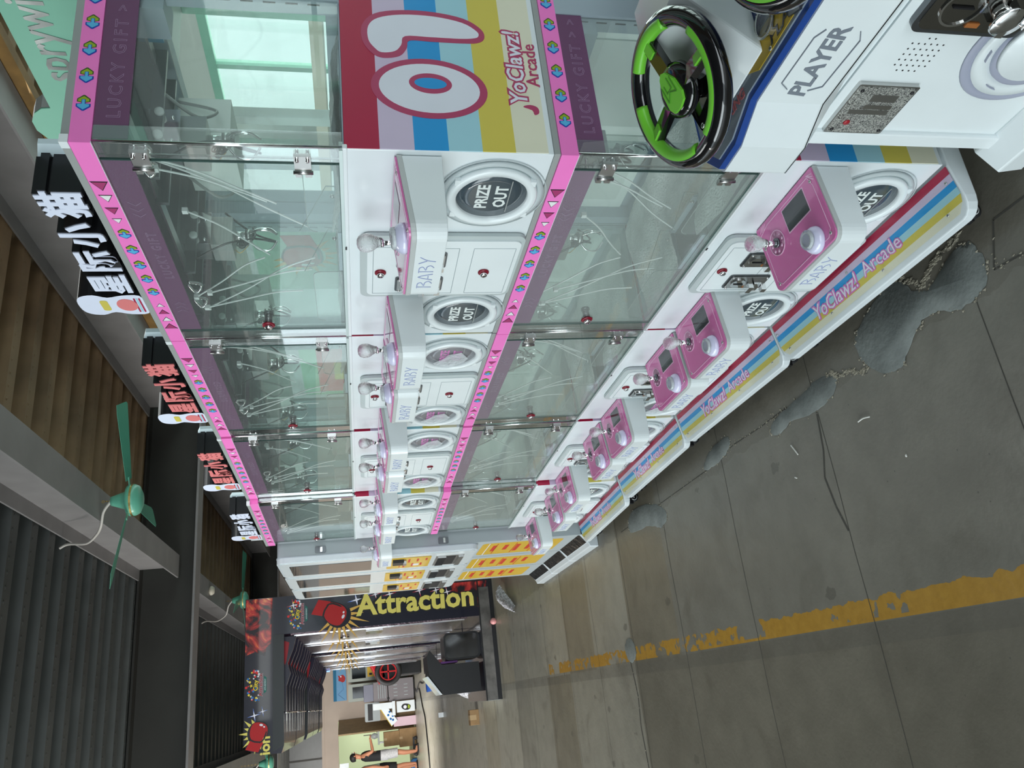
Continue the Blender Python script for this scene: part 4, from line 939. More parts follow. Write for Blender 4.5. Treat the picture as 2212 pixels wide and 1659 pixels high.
# ================================================================== CHANGE MACHINES (token machines)
YLAB = M('label_panel_yellow', srgb(228, 186, 50), .3, coat=.4); YRED = M('label_red', srgb(196, 50, 30), .4); VWH = M('machine_white', (.74, .80, .84), .25, coat=.5)
VGR = M('machine_side_grey', (.40, .45, .47), .4); PLATE = M('polished_black_plate', (.10, .095, .09), .06, .9, bump=.3, bscale=25); DSC = M('dark_screen', (.006, .008, .009), .06, coat=.6)
def change_machine(Y, label):
    t = empty('change_machine', (.80, Y, 0), 0, label, 'change machine', 'grey and white change machines at the end of the row')
    w = .517
    def body(mb):
        mb.rbox(.045, .50, 0, w, .05, 1.90, VGR, .02, 'x'); mb.box(.048, .051, .02, w - .02, .11, .74, VWH); mb.box(.10, .48, .02, w - .02, .0, .06, BLACK)
    part('cmb', 'body', body, t, bevel=.003)
    def door(mb):
        P = rrect(0, w, .742, 1.905, .045, 6); mb.prism([(.045, a, b) for a, b in P], (-.035, 0, 0), VWH); P = rrect(.015, w - .015, .757, 1.89, .038, 6); mb.prism([(.012, a, b) for a, b in P], (-.008, 0, 0), WHITE)
        P = rrect(-.002, w + .002, .740, 1.907, .046, 6); mb.prism([(.046, a, b) for a, b in P], (-.008, 0, 0), M('grey_gasket', (.5, .55, .6), .4))
    d = part('cmd', 'door', door, t, bevel=.003)
    part('cms', 'screen', lambda mb: mb.box(.001, .004, .10, .425, 1.37, 1.84, DSC), d)
    def lab(mb):
        mb.prism([(.003, a, b) for a, b in rrect(.09, .435, 1.015, 1.275, .012, 4)], (-.004, 0, 0), YLAB)
        for k in range(6): mb.box(-.0018, -.001, .13 + (k % 2) * .15, .20 + (k % 2) * .15 + .01 * k, 1.035 + .026 * k, 1.047 + .026 * k, YRED)
        mb.box(-.0018, -.001, .30, .36, 1.08, 1.12, SGREYW).box(-.0018, -.001, .33, .40, 1.195, 1.20, YRED)
    lb = part('cml', 'yellow_label', lab, d)
    part('cma', 'bill_acceptor', lambda mb: mb.box(-.020, 0, .115, .215, 1.18, 1.245, BLACK).box(-.026, -.008, .13, .20, 1.165, 1.185, STEEL), lb)
    part('cmt', 'coin_tray', lambda mb: mb.box(-.001, .004, .10, .43, .815, .985, STEEL).box(-.004, .0, .135, .40, .865, .925, BLACK).box(-.008, -.001, .13, .41, .925, .975, CHROME).box(-.012, -.001, .12, .42, .82, .85, STEEL), d)
    def low(mb):
        mb.prism([(.048, a, b) for a, b in rrect(.07, w - .07, .19, .70, .03, 4)], (-.004, 0, 0), YLAB)
        for k in range(3): mb.box(.0425, .0438, .10, w - .10, .36 + .12 * k, .364 + .12 * k, YRED)
        for k in range(5): mb.box(.0425, .0438, .15, .30 + .03 * (k % 3), .30 + .075 * k, .325 + .075 * k, YRED)
        mb.box(.0425, .0438, .07, w - .07, .655, .66, SGREYW)
    part('cmy', 'instruction_panel', low, t)
    part('cmk', 'kick_plate', lambda mb: mb.add([(.045, .02, .118), (.045, w - .02, .118), (-.002, w - .02, .072), (-.002, .02, .072), (.045, .02, .10), (.045, w - .02, .10), (.002, w - .02, .06), (.002, .02, .06)], [(0, 1, 2, 3), (4, 5, 6, 7), (0, 1, 5, 4), (1, 2, 6, 5), (2, 3, 7, 6), (3, 0, 4, 7)], PLATE), t)
    def foot(mb):
        mb.prism([(a, 0, b) for a, b in [(.05, .11), (-.005, .066), (-.030, .055), (-.033, .0), (.10, .0), (.10, .11)]], (0, w, 0), VWH)
    part('cmf', 'plinth', foot, t, bevel=.006)
    for z in (1.66, .95): part('cmh', 'latch', lambda mb: mb.rbox(.052, .092, -.006, .0, -.03, .03, DSTEEL, .008, 'y').box(.058, .086, -.009, -.006, -.012, .0, CHROME), t, loc=(0, 0, z))
    return t
change_machine(4.646, 'nearest of the three grey and white change machines, directly behind the last claw machine')
change_machine(5.176, 'middle one of the three grey and white change machines')
change_machine(5.709, 'farthest of the three grey and white change machines, next to the black boxing games')

# ================================================================== BOXING GAMES (row of tall black C-shaped cabinets)
GNAVY = M('print_black_navy', (.010, .010, .022), .25, coat=.5); GYEL = M('print_letter_yellow', srgb(226, 214, 110), .4); GRED = M('glove_red', srgb(176, 26, 30), .4); GGOLD = M('burst_gold', srgb(222, 176, 88), .4)
def flame_mat():
    m = bpy.data.materials.new('flame_print'); m.use_nodes = True; nt = m.node_tree; b = nt.nodes['Principled BSDF']; tc = nt.nodes.new('ShaderNodeTexCoord')
    n = nt.nodes.new('ShaderNodeTexNoise'); n.inputs['Scale'].default_value = 5.5; n.inputs['Detail'].default_value = 6; n.inputs['Distortion'].default_value = 1.6; nt.links.new(tc.outputs['Object'], n.inputs['Vector'])
    r = nt.nodes.new('ShaderNodeValToRGB'); e = r.color_ramp.elements; e[0].position = .40; e[0].color = (.01, .004, .01, 1); e[1].position = .70; e[1].color = (.9, .62, .30, 1)
    for p, c in ((.48, (.22, .01, .01, 1)), (.56, (.55, .03, .03, 1)), (.63, (.75, .20, .05, 1))): q = e.new(p); q.color = c
    nt.links.new(n.outputs['Fac'], r.inputs[0]); nt.links.new(r.outputs[0], b.inputs['Base Color']); b.inputs['Roughness'].default_value = .3; b.inputs['Coat Weight'].default_value = .4; return m
FLAME = flame_mat(); REDFIN = M('fin_red', srgb(150, 30, 40), .4); CHRM = M('mirror_strip', (.20, .14, .16), .14, .8, noise=.35, nscale=14, bump=.6, bscale=20)
COLS = [M('dot_%s' % n_, c_, .4) for n_, c_ in (('yellow', srgb(240, 214, 70)), ('red', srgb(220, 50, 50)), ('blue', srgb(40, 120, 200)), ('white', (.8, .8, .85)), ('teal', srgb(30, 110, 100)))]
def logo(mb, cx, cz, s):
    P = lambda a, b: (cx + a * s, 0, cz + b * s)
    rnd = random.Random(5)
    for i in range(46):
        a = rnd.uniform(-.48, .48); b = rnd.uniform(0, .42) * math.sqrt(max(0, 1 - (a / .52) ** 2)); r_ = rnd.uniform(.018, .045)
        mb.flat(ellipse(0, 0, r_ * s, r_ * s, 10), P(a, b), XR, ZU, COLS[i % 4], .0015 + .0003 * (i % 5))
    mb.flat(star(0, 0, .06 * s, 5, .45, R(90)), P(0, .26), XR, ZU, COLS[0], .004)
    mb.text('City', .20 * s, P(0, .05), XR, ZU, BLACK, .0045, off=.05); mb.text('City', .20 * s, P(0, .05), XR, ZU, COLS[0], .0060, off=.02)
    mb.text('Attraction', .17 * s, P(0, -.10), XR, ZU, SGREYW, .0045, off=.055); mb.text('Attraction', .17 * s, P(0, -.10), XR, ZU, REDFIN, .0060, off=.02)
    mb.flat([(-.28 * s, -.03 * s), (.28 * s, -.03 * s), (.22 * s, -.11 * s), (-.22 * s, -.11 * s)], P(0, -.12), XR, ZU, COLS[4], .003)
    mb.text('AMUSEMENT', .065 * s, P(0, -.21), XR, ZU, SGREYW, .004)
def glove(mb, cx, cz, s, fl=1, rot=0.):
    c, n = math.cos(rot), math.sin(rot)
    f = lambda L: [((a * c - b * n) * s * fl, (a * n + b * c) * s) for a, b in L]
    o = (cx, 0, cz)
    def fl_(L, m, th):
        P = f(L); P = P[::-1] if fl < 0 else P; mb.flat(P, o, XR, ZU, m, th)
    fl_(smooth2([(-.5, .02), (-.42, .36), (-.12, .46), (.20, .40), (.38, .22), (.42, -.05), (.38, -.30), (.10, -.40), (-.22, -.40), (-.44, -.25)], 3), BLACK, .0020)
    fl_(smooth2([(-.46, .02), (-.39, .32), (-.12, .42), (.18, .36), (.34, .20), (.38, -.05), (.34, -.27), (.10, -.36), (-.22, -.36), (-.40, -.22)], 3), GRED, .0035)
    fl_([(.30, .28), (.78, .42), (.80, -.18), (.34, -.32)], GRED, .0030)
    fl_(smooth2([(.30, .30), (.36, .08), (.33, -.20), (.38, -.20), (.42, .08), (.36, .32)], 2), BLACK, .0045)
    fl_(smooth2([(-.10, -.30), (.22, -.26), (.40, -.12), (.40, -.17), (.22, -.33), (-.10, -.35)], 2), BLACK, .0045)
    fl_(ellipse(-.36, -.02, .05, .085, 16), SGREYW, .0048); fl_(ellipse(-.30, -.17, .035, .045, 12), SGREYW, .0048)
def burst(mb, cx, cz, r0, r1, a0, a1, n, m=None):
    for i in range(n):
        t0 = R(a0 + (a1 - a0) * i / n); t1 = R(a0 + (a1 - a0) * (i + .8) / n); tm = (t0 + t1) / 2; k = r1 * (1 if i % 2 else .8)
        mb.flat([(r0 * math.cos(t0), r0 * math.sin(t0)), (k * math.cos(tm), k * math.sin(tm)), (r0 * math.cos(t1), r0 * math.sin(t1))], (cx, 0, cz), XR, ZU, m or GGOLD, .0025)
SPK = M('sparkle_white', (.9, .9, 1), .4); SPKB = M('sparkle_blue', srgb(110, 150, 240), .4); SPKR = M('sparkle_red', srgb(230, 60, 80), .4)
def boxing_game(Y, label, first, last):
    t = empty('boxing_game', (0, Y, 0), 0, label, 'boxing game', 'black boxing games in a long row')
    L = 1.20 if last else 1.52
    def side(mb):   # one C-shaped outline with a rounded nose at the top left
        P = [(1.18, .0), (1.18, 2.60), (-.21, 2.60)] + [(-.21 - .11 * math.sin(R(a)), 2.60 - .36 * (1 - math.cos(R(a)))) for a in (30, 50, 70, 90)] + ([(-.25, 2.215), (.80, 2.215), (.80, .17), (-.064, .17), (-.064, .0)] if first else [(-.25, 2.215), (.80, 2.215), (.80, .17), (.52, .17), (.52, .0)])
        mb.prism([(a, 0, b) for a, b in P], (0, L, 0), GNAVY)
    lk = '%g' % L; part('bgc' + lk + str(first), 'cabinet', side, t)
    def art(mb):
        s0 = len(mb.v)
        mb.flat([(.70, 2.345), (1.175, 2.33), (1.175, 2.595), (.62, 2.595)], (0, 0, 0), XR, ZU, FLAME, .001); mb.flat([(.84, .05), (1.17, .05), (1.17, .46), (1.0, .42)], (0, 0, 0), XR, ZU, FLAME, .001)
        mb.flat([(-.25, 2.215), (.80, 2.215), (.80, 2.325), (-.30, 2.325)], (0, 0, 0), XR, ZU, M('arm_lower_black', (.022, .026, .028), .3, coat=.4), .004)
        mb.flat([(.60, 2.40), (.76, 2.38), (.76, 2.56), (.66, 2.52)], (0, 0, 0), XR, ZU, FLAME, .0011)
        logo(mb, .33, 2.455, .30); logo(mb, .985, 2.045, .30)
        glove(mb, -.115, 2.455, .21, -1, .25) ; burst(mb, -.115, 2.455, .11, .19, 20, 200, 9, GYEL)
        glove(mb, .965, 1.70, .27, 1, R(60)); burst(mb, .94, 1.66, .13, .33, 120, 300, 10)
        mb.text('Attraction', .315, (.915, 0, .848), (0, 0, -1), XR, BLACK, .002, off=.055); mb.text('Attraction', .300, (.920, 0, .848), (0, 0, -1), XR, GYEL, .004, off=.030)
        mb.text('ction', .16, (-.175, 0, 2.335), XR, ZU, GYEL, .004, off=.03, cx=False) if False else mb.text('ion', .135, (-.235, 0, 2.352), XR, ZU, GYEL, .004, off=.03)
        for x, z, r_, m in ((1.08, 1.47, .10, SPKB), (1.12, 1.37, .06, SPKB), (1.12, 1.27, .07, SPKR), (1.11, 1.12, .08, SPKR), (1.12, .80, .08, SPKR), (1.11, .62, .07, SPKR), (1.08, .50, .07, SPKR), (.05, 2.50, .07, SPKB), (.08, 2.42, .05, SPKB), (1.08, 2.12, .07, SPKR)):
            mb.flat(star(0, 0, r_, 4, .12, R(10)), (x, 0, z), XR, ZU, m, .0015); mb.flat(star(0, 0, r_ * .6, 4, .2, R(10)), (x, 0, z), XR, ZU, SPK, .0022)
    part('bga', 'side_artwork', art, t)
    part('bgm' + lk, 'mirror_strip', lambda mb: mb.box(.785, .80, .02, L - .02, .30, 2.15, CHRM).box(.775, .785, .10, .13, .32, 2.12, CHROME).box(.775, .785, L - .13, L - .10, .32, 2.12, CHROME).box(.765, .785, .2, .6, 1.20, 1.38, CHROME).lathe((.78, L / 2, 1.62), (-1, 0, 0), [(.06, 0), (.05, .02), (.0001, .02)], CHROME, 16), t)
    def fin(mb):
        for k in range(4 if L > 1.3 else 3):
            y = .10 + k * .38; P = [(.78, 2.215), (.78, 2.10), (.66, 2.13), (.52, 2.19), (.42, 2.16), (.30, 2.20), (-.20, 2.215)]
            mb.prism([(a, y, b) for a, b in P], (0, .06, 0), M('fin_navy', (.02, .018, .035), .3)); mb.prism([(a, y - .004, b) for a, b in [(.74, 2.215), (.72, 2.17), (.62, 2.185), (.54, 2.20), (.50, 2.215)]], (0, .068, 0), REDFIN)
        mb.tube([(.05, .05, 2.20), (.05, L - .05, 2.20)], .012, CHROME, 6)
    part('bgf' + lk, 'ceiling_fin', fin, t)
    def basep(mb): mb.box(-.062, 1.10, -.003, 0, .045, .155, M('brushed_dark', (.20, .19, .18), .3, .7, noise=.4, nscale=9)).box(-.064, 1.18, -.006, -.003, .155, .17, BLACK).box(-.064, 1.18, -.006, -.003, .0, .04, BLACK).box(-.066, -.062, .02, L - .02, .02, .15, WTXT)
    
    if first: part('bgb', 'base_plate', basep, t)
    def ped(mb): mb.rbox(.38, .66, .15, .55, .17, .56, BLACK, .05, 'y').rbox(.40, .64, .148, .152, .19, .54, GBLACK, .04, 'y')
    if first: part('bgp', 'pedestal', ped, t)
    def ped2(mb):
        mb.prism([(a, .12, b) for a, b in [(.34, .20), (.34, .60), (.50, .72), (.44, .76), (.24, .74), (.04, .60), (.04, .20)]], (0, .50, 0), BLACK); mb.prism([(a, .118, b) for a, b in [(.24, .755), (.045, .615), (.045, .64), (.235, .78)]], (0, .504, 0), VWH)
        mb.box(.355, .375, .2, .5, .42, .60, M('purple_plastic', srgb(150, 70, 190), .3))
    if first: part('bgq', 'target_housing', ped2, t)
    if last: part('bgl', 'light_strip', lambda mb: mb.box(.79, .80, L, L + .02, .35, 1.3, M('led_blue', (.1, .2, .9), .4, emit=(.15, .3, 1), es=3)).box(.79, .80, L, L + .02, 1.3, 2.05, M('led_pink', (.9, .2, .4), .4, emit=(1, .15, .4), es=3)).box(.76, .80, L, L + .02, 2.05, 2.2, MATS['led_blue']), t)
    return t
YS = [8.75, 10.35, 12.5, 14.1, 16.0]
nmb = ('first', 'second', 'third', 'fourth', 'last')
for i, y in enumerate(YS):
    boxing_game(y, 'black boxing game facing the camera with yellow Attraction lettering down its side' if i == 0 else ('farthest black boxing game in the row, edged with pink and blue light strips' if i == 4 else 'black boxing game, %s in the row counted from the lettered one nearest the camera' % nmb[i]), i == 0, i == 4)

# ================================================================== CEILING FANS
FANG = M('fan_green', srgb(98, 172, 148), .35, coat=.3); FANB = M('fan_blade_green', srgb(66, 138, 116), .4); CABW = M('cable_white', (.55, .52, .48), .5)
def fan(X, Y, z, a0, label, top=3.10):
    t = empty('ceiling_fan', (X, Y, z), 0, label, 'ceiling fan', 'green ceiling fans under the beams')
    part('fh', 'motor_housing', lambda mb: mb.lathe((0, 0, -.075), (0, 0, 1), [(.0001, 0), (.05, .003), (.092, .022), (.104, .045), (.106, .075), (.098, .092), (.060, .105), (.050, .135), (.036, .175), (.030, .195), (.0001, .196)], FANG, 32), t)
    part('fb', 'brass_band', lambda mb: mb.ring((0, 0, -.022), (0, 0, 1), .100, .108, .012, GOLD, 32), t)
    for k, da in enumerate((0, 120, 240)):
        def bl(mb):
            mb.box(.09, .16, -.012, .012, -.004, .002, FANG)
            v = [(.14, -.035, .008), (.14, .035, -.008), (.64, .075, -.014), (.655, .055, -.012), (.655, -.055, .016), (.60, -.065, .016)]
            mb.prism(v, (0, 0, .003), FANB)
        b = part('fbl', 'blade', bl, t); b.rotation_euler = (0, 0, R(a0 + da))
    part('fc%g' % z, 'hanging_chain', lambda mb: [mb.ring((0, 0, .125 + k * .022), (1 if k % 2 else 0, 0 if k % 2 else 1, 0), .006, .010, .003, GOLD, 10) for k in range(max(1, int((top - z - .12) / .022)))], t)
    part('fw%g' % z, 'power_cable', lambda mb: mb.tube([(0, 0, .12), (-.06, .03, .17), (-.14, .10, .20), (-.17, .22, .26), (-.19, .36, .36), (-.17, .44, .50), (-.19, .46, .56)], .009, CABW, 6), t)
    return t
fan(1.44, 5.44, 2.905, -33, 'nearest green three-bladed ceiling fan, hanging from the big beam over the claw machines')
fan(1.43, 10.6, 2.88, 15, 'small green ceiling fan above the black boxing games, behind the cross girder')
fan(-.55, 12.2, 2.72, -60, 'green ceiling fan at the left edge, beyond the rounded end of the boxing games')
det = MB().lathe((1.42, 9.55, 3.10), (0, 0, -1), [(.03, 0), (.05, .012), (.052, .03), (.035, .055), (.0001, .06)], M('detector_ivory', (.6, .55, .45), .4), 20).build('smoke_detector')
tag(det, 'small ivory smoke detector under the far beam', 'smoke detector')

# ================================================================== MINT KIOSK AND OTHER THINGS BEHIND THE CLAW MACHINES
t = empty('photo_kiosk', (1.72, 1.4, 0), 0, 'mint green kiosk behind the claw machines with a cut-out sign board on top', 'kiosk')
KX = lambda mb: mb.xf(Matrix.Translation((-1.72, -1.4, 0)))
top = [(-.6, 2.305), (2.030, 2.298), (2.034, 2.325), (2.055, 2.35), (2.09, 2.368), (2.13, 2.368), (2.17, 2.348), (2.20, 2.31), (2.225, 2.25), (2.225, 2.17), (2.18, 2.10), (2.10, 2.06), (-.6, 2.06)]
mb = MB(); mb.prism([(1.74, a, b) for a, b in top], (-.004, 0, 0), MINT); mb.prism([(1.742, a, b) for a, b in [(a, b + .0) for a, b in top]], (.05, 0, 0), M('galvanised', (.42, .44, .43), .4, .4)); KX(mb).build('sign_board', t)
mb = MB(); CUT = M('cut_metal', (.30, .32, .31), .3, .7, noise=.5, nscale=10)
mb.text('sprywing', .135, (1.7355, 1.915, 2.188), FR, ZU, CUT, .0012, off=.012, cx=False, xs=.80); mb.ring((1.7360, 1.99, 2.195), (-1, 0, 0), .016, .044, .0012, CUT, 32); KX(mb).build('cut_lettering', t)
mb = MB(); mb.box(1.80, 2.3, -.5, 2.15, 1.98, 2.10, M('kiosk_white', (.70, .76, .73), .4)).box(1.80, 2.3, -.5, 2.15, .0, .85, MATS['kiosk_white']).box(1.80, 1.84, 2.11, 2.15, .85, 1.98, MATS['kiosk_white']).box(1.80, 1.84, 1.52, 1.57, .85, 1.98, MATS['kiosk_white']).box(2.26, 2.30, 2.02, 2.15, .85, 1.98, MINT).box(1.80, 1.86, -.5, -.4, .85, 1.98, MINT); KX(mb).build('kiosk_body', t, bevel=.004)
sh = tag(MB().box(2.45, 2.75, 2.3, 3.6, 1.52, 1.57, M('shelf_cream', (.66, .60, .48), .5)).box(2.72, 2.75, 2.3, 2.34, 0, 2.3, IDECK).box(2.72, 2.75, 3.56, 3.6, 0, 2.3, IDECK).box(2.45, 2.75, 2.3, 3.6, .9, .94, MATS['shelf_cream']).box(2.45, 2.75, 2.3, 3.6, .3, .34, MATS['shelf_cream']).build('display_shelf'), 'cream shelf unit with grey uprights, seen through the claw machine glass', 'shelf')
MB().box(2.60, 2.73, 2.29, 2.30, 1.45, 1.52, IDECK).build('bracket', sh)
t = empty('punch_game', (3.1, 5.0, 0), 0, 'green and white arcade cabinet with a red glove poster, seen through the nearest upper glass', 'arcade cabinet')
mb = MB(); mb.box(0, .5, -.40, .60, .0, 2.15, VWH).box(.05, .45, -.405, -.40, .3, 1.1, M('cabinet_mint', (.35, .62, .48), .5)); mb.box(-.01, 0, -.38, .58, 1.45, 2.10, MATS['cabinet_mint']); mb.build('cabinet', t, bevel=.01)
mb = MB(); glove(mb, 0, 0, .34, 1, 0); burst(mb, 0, 0, .16, .28, 100, 330, 12); mb.flat([(-.45, -.28), (.45, -.28), (.45, -.36), (-.45, -.36)], (0, 0, 0), XR, ZU, REDFIN, .002)
mb.xf(Matrix(((0, 1, 0, -.012), (-1, 0, 0, .08), (0, 0, 1, 1.76), (0, 0, 0, 1)))).build('glove_poster', t)
mb = MB().box(-.02, 0, -.35, .55, .7, 1.2, DSC).box(-.16, 0, -.35, .55, .60, .66, VWH); mb.build('screen', t)
t = empty('toy_cabinet', (3.0, 7.0, 0), 0, 'white toy cabinet with green trim standing behind the far claw machines', 'cabinet')
MB().box(0, .5, -.7, .7, 0, 2.1, VWH).box(-.005, 0, -.6, .6, 1.0, 1.9, M('toy_green', (.25, .62, .35), .5)).build('cabinet', t, bevel=.01); MB().box(-.01, -.004, -.5, .5, 1.15, 1.75, SPKR).box(-.012, -.009, -.2, .2, 1.3, 1.6, COLS[0]).build('poster', t)

# ================================================================== FAR END OF THE HALL
t = empty('hanging_banner', (.7, 24.955, 1.86), 0, 'light blue banner with a small red monster drawing on the far wall', 'banner'); BB = M('banner_blue', srgb(112, 164, 206), .6)
MB().box(-.43, .49, 0, .02, 0, .35, BB).box(-.43, .49, -.005, .02, .28, .37, M('banner_edge', srgb(24, 110, 150), .6)).build('cloth', t)
mb = MB(); mb.flat(smooth2([(.02, .04), (.10, .02), (.16, .05), (.20, .10), (.17, .18), (.19, .23), (.12, .21), (.05, .22), (.02, .16), (-.01, .10)], 3), (.08, -.001, .0), XR, ZU, GRED, .003); mb.flat(ellipse(.15, .15, .02, .022, 12), (.08, -.004, 0), XR, ZU, SPK, .003)
mb.bar((-.40, -.004, .06), (-.25, -.004, .24), .012, .004, NAVY).bar((-.25, -.004, .24), (-.12, -.004, .08), .012, .004, NAVY).bar((-.12, -.004, .08), (.07, -.004, .12), .012, .004, NAVY).build('drawing', t)
mb = MB()
gm = M('cabinet_sage', (.36, .40, .37), .45)
for k, (x0, lb) in enumerate(((.20, 'pale green capsule machine half hidden by the grey cabinet, under the banner'), (.72, 'pale green capsule machine with yellow label under the banner, beside the red motorbike game'))):
    t = empty('capsule_machine', (x0, 24.1, 0), 0, lb, 'vending machine', 'capsule machines by the far wall')
    part('cpb', 'body', lambda m_: m_.rbox(0, .46, 0, .5, .1, 1.80, gm, .03, 'y').box(.03, .43, .05, .45, 0, .1, BLACK), t); part('cps', 'screen', lambda m_: m_.box(.08, .38, -.004, 0, 1.30, 1.68, DSC), t); part('cpl', 'yellow_label', lambda m_: m_.box(.10, .36, -.004, 0, 1.05, 1.25, YLAB).box(.14, .20, -.006, -.004, 1.12, 1.20, BLACK), t)
t = empty('grey_cabinet', (.1, 23.0, 0), 0, 'grey steel arcade cabinet seen from behind, with slots and black hinges', 'cabinet'); GC = M('steel_purple_grey', (.20, .185, .20), .5)
MB().box(0, .56, 0, .5, .04, .72, GC).box(.02, .52, .02, .45, .74, 1.12, GC).box(.05, .48, .05, .45, 1.12, 1.38, M('smoky_plastic', (.19, .20, .26), .4)).box(.06, .5, .05, .4, 0, .04, BLACK).build('body', t, bevel=.01)
mb = MB()
for k in range(4): mb.box(.12 + .09 * k, .135 + .09 * k, -.002, 0, .48, .58, GREY).box(.12 + .09 * k, .135 + .09 * k, -.002, 0, .20, .30, GREY).box(.10, .44, -.0, .019, .80 + .06 * k, .815 + .06 * k, GREY)
mb.build('vent_slots', t); MB().box(.06, .10, -.01, .03, .70, .76, BLACK).box(.42, .46, -.01, .03, .70, .76, BLACK).build('hinge', t)
t = empty('white_cabinet', (-.2, 22.9, 0), 0, 'white cabinet door with a small cartoon sticker, left of the grey cabinet', 'cabinet')
MB().box(0, .28, 0, .45, .04, .52, VWH).box(.04, .24, .04, .4, 0, .04, BLACK).build('body', t, bevel=.005); MB().box(-.06, .30, -.02, .4, .56, .64, VWH).box(.12, .28, .02, .4, .64, 1.15, VWH).build('shelf', t, bevel=.005)
mb = MB(); mb.flat(smooth2([(.06, .18), (.14, .15), (.19, .22), (.20, .34), (.13, .40), (.06, .34), (.04, .26)], 3), (0, -.001, 0), XR, ZU, BLACK, .002); mb.flat(ellipse(.12, .30, .045, .045, 14), (0, -.003, 0), XR, ZU, SGREYW, .002); mb.flat(ellipse(.12, .20, .05, .03, 14), (0, -.004, 0), XR, ZU, AGRN, .002); mb.build('sticker', t)
t = empty('control_desk', (-.22, 23.36, 0), 0, 'tilted white control board with blue buttons leaning beside the white cabinet', 'control board')
MB().prism([(-.30, 0, .66), (.20, 0, .96), (.22, 0, .78), (-.18, 0, .50)], (0, .05, 0), VWH).prism([(-.31, .01, .67), (.20, .01, .99), (.20, .01, .96), (-.30, .01, .64)], (0, .05, 0), LABY).box(-.33, -.10, .05, .18, 0, .60, M('desk_pink', (.62, .45, .52), .5)).build('board', t)
mb = MB()
for a, b_ in ((-.02, .74), (-.12, .68), (-.15, .62), (-.05, .62), (.06, .70)): mb.lathe((a, -.001, b_), (0, -1, 0), [(.03, 0), (.0001, .006)], COLS[2], 12)
mb.build('button', t)
tag(MB().rbox(-.36, .12, 23.7, 24.2, .95, 1.36, VGR, .03, 'y').box(-.33, .09, 23.69, 23.70, 1.15, 1.28, BLACK).box(-.36, .12, 23.7, 24.2, .0, .95, DOORW).build('printer'), 'grey appliance on a brown stand, left of the grey cabinet', 'appliance')
CARD = M('cardboard', (.30, .19, .09), .8, noise=.15); CARD2 = M('cardboard_tape', (.42, .30, .16), .5)
def carton(x0, x1, y0, y1, z0, z1, label, open_=False):
    o = tag(MB().box(x0, x1, y0, y1, z0, z1, CARD).build('cardboard_box', bevel=.003), label, 'box', 'cardboard boxes on the floor')
    MB().box((x0 + x1) / 2 - .03, (x0 + x1) / 2 + .03, y0 - .001, y1 + .001, z1 - .0, z1 + .0015, CARD2).box((x0 + x1) / 2 - .03, (x0 + x1) / 2 + .03, y0 - .0015, y0, z1 - .08, z1, CARD2).build('tape', o); return o
carton(-1.08, -.62, 23.5, 23.95, .0, .46, 'large brown cardboard box by the doorway, lower one of the stack'); carton(-1.02, -.66, 23.5, 23.9, .462, .88, 'brown cardboard box on top of another by the doorway')
carton(-.345, -.165, 10.68, 10.86, 0, .115, 'small brown cardboard box alone on the floor in front of the boxing games')
tag(MB().box(-.30, -.22, 15.4, 15.5, 0, .09, VWH).build('power_adapter'), 'small white plastic block on the floor beyond the cardboard box', 'adapter')
tag(MB().tube([(.35, 22.8, .01), (.25, 22.2, .01), (.30, 21.2, .01), (-.10, 20.4, .01), (-.35, 19.8, .01), (-.80, 19.5, .01), (-1.2, 19.3, .01), (-2.0, 19.1, .01)], .018, BLACK, 6).tube([(.25, 22.2, .02), (.45, 21.0, .02), (.40, 19.6, .02), (.60, 18.2, .02)], .014, BLACK, 6).build('power_cable'), 'long black cable trailing over the far floor', 'cable')
# hanging wall socket
tag(MB().box(-1.50, -1.38, 24.93, 25, 1.85, 2.10, VWH).build('wall_box'), 'small white electrical box on the far wall above the doorway', 'electrical box')
# motorbike game
t = empty('motorbike_game', (.85, 20.0, 0), 0, 'black and red motorbike ride game, its front wheel showing past the boxing games', 'motorbike game')
MB().tube([(-.10 + .26 * math.cos(a), .0, .80 + .26 * math.sin(a)) for a in [k * math.pi / 8 for k in range(16)]], .06, RUB, 10, closed=True, smooth_pts=2).build('tyre', t)
MB().ring((-.10, -.02, .80), (0, 1, 0), .175, .20, .04, GRED, 28).bar((-.10, 0, .62), (-.10, 0, .98), .03, .03, GRED).bar((-.28, 0, .80), (.08, 0, .80), .03, .03, GRED).build('rim', t)
MB().rbox(-.30, .45, .1, 1.2, .60, .95, BLACK, .08, 'y').prism([(-.35, .1, 1.0), (.1, .1, 1.22), (.2, .1, .95), (-.2, .1, .85)], (0, .9, 0), GRED).box(-.2, .4, .2, 1.1, 0, .6, BLACK).build('body', t, bevel=.02)
# pallet truck by the doorway
t = empty('pallet_truck', (-1.0, 24.2, 0), 0, 'black wheeled dolly lying on its side near the doorway', 'dolly')
MB().bar((-.30, -.9, .10), (.15, -.9, .10), .08, .05, BLACK).bar((-.25, -.9, .10), (-.2, -1.0, .02), .03, .03, BLACK).build('frame', t)
for k in range(3): part('dw', 'wheel', lambda m_: m_.lathe((0, 0, .05), (0, 1, 0), [(.0001, 0), (.05, .002), (.05, .03), (.0001, .032)], RUB, 14), t, loc=(-.28 + .2 * k, -1.0, 0))
tag(MB().rbox(-1.72, -1.42, 23.9, 24.3, 0, .12, M('crate_blue', srgb(40, 110, 170), .5), .02, 'z').box(-1.68, -1.46, 23.94, 24.26, .12, .16, MATS['crate_blue']).build('plastic_crate'), 'low blue plastic crate at the feet of the person in black', 'crate')
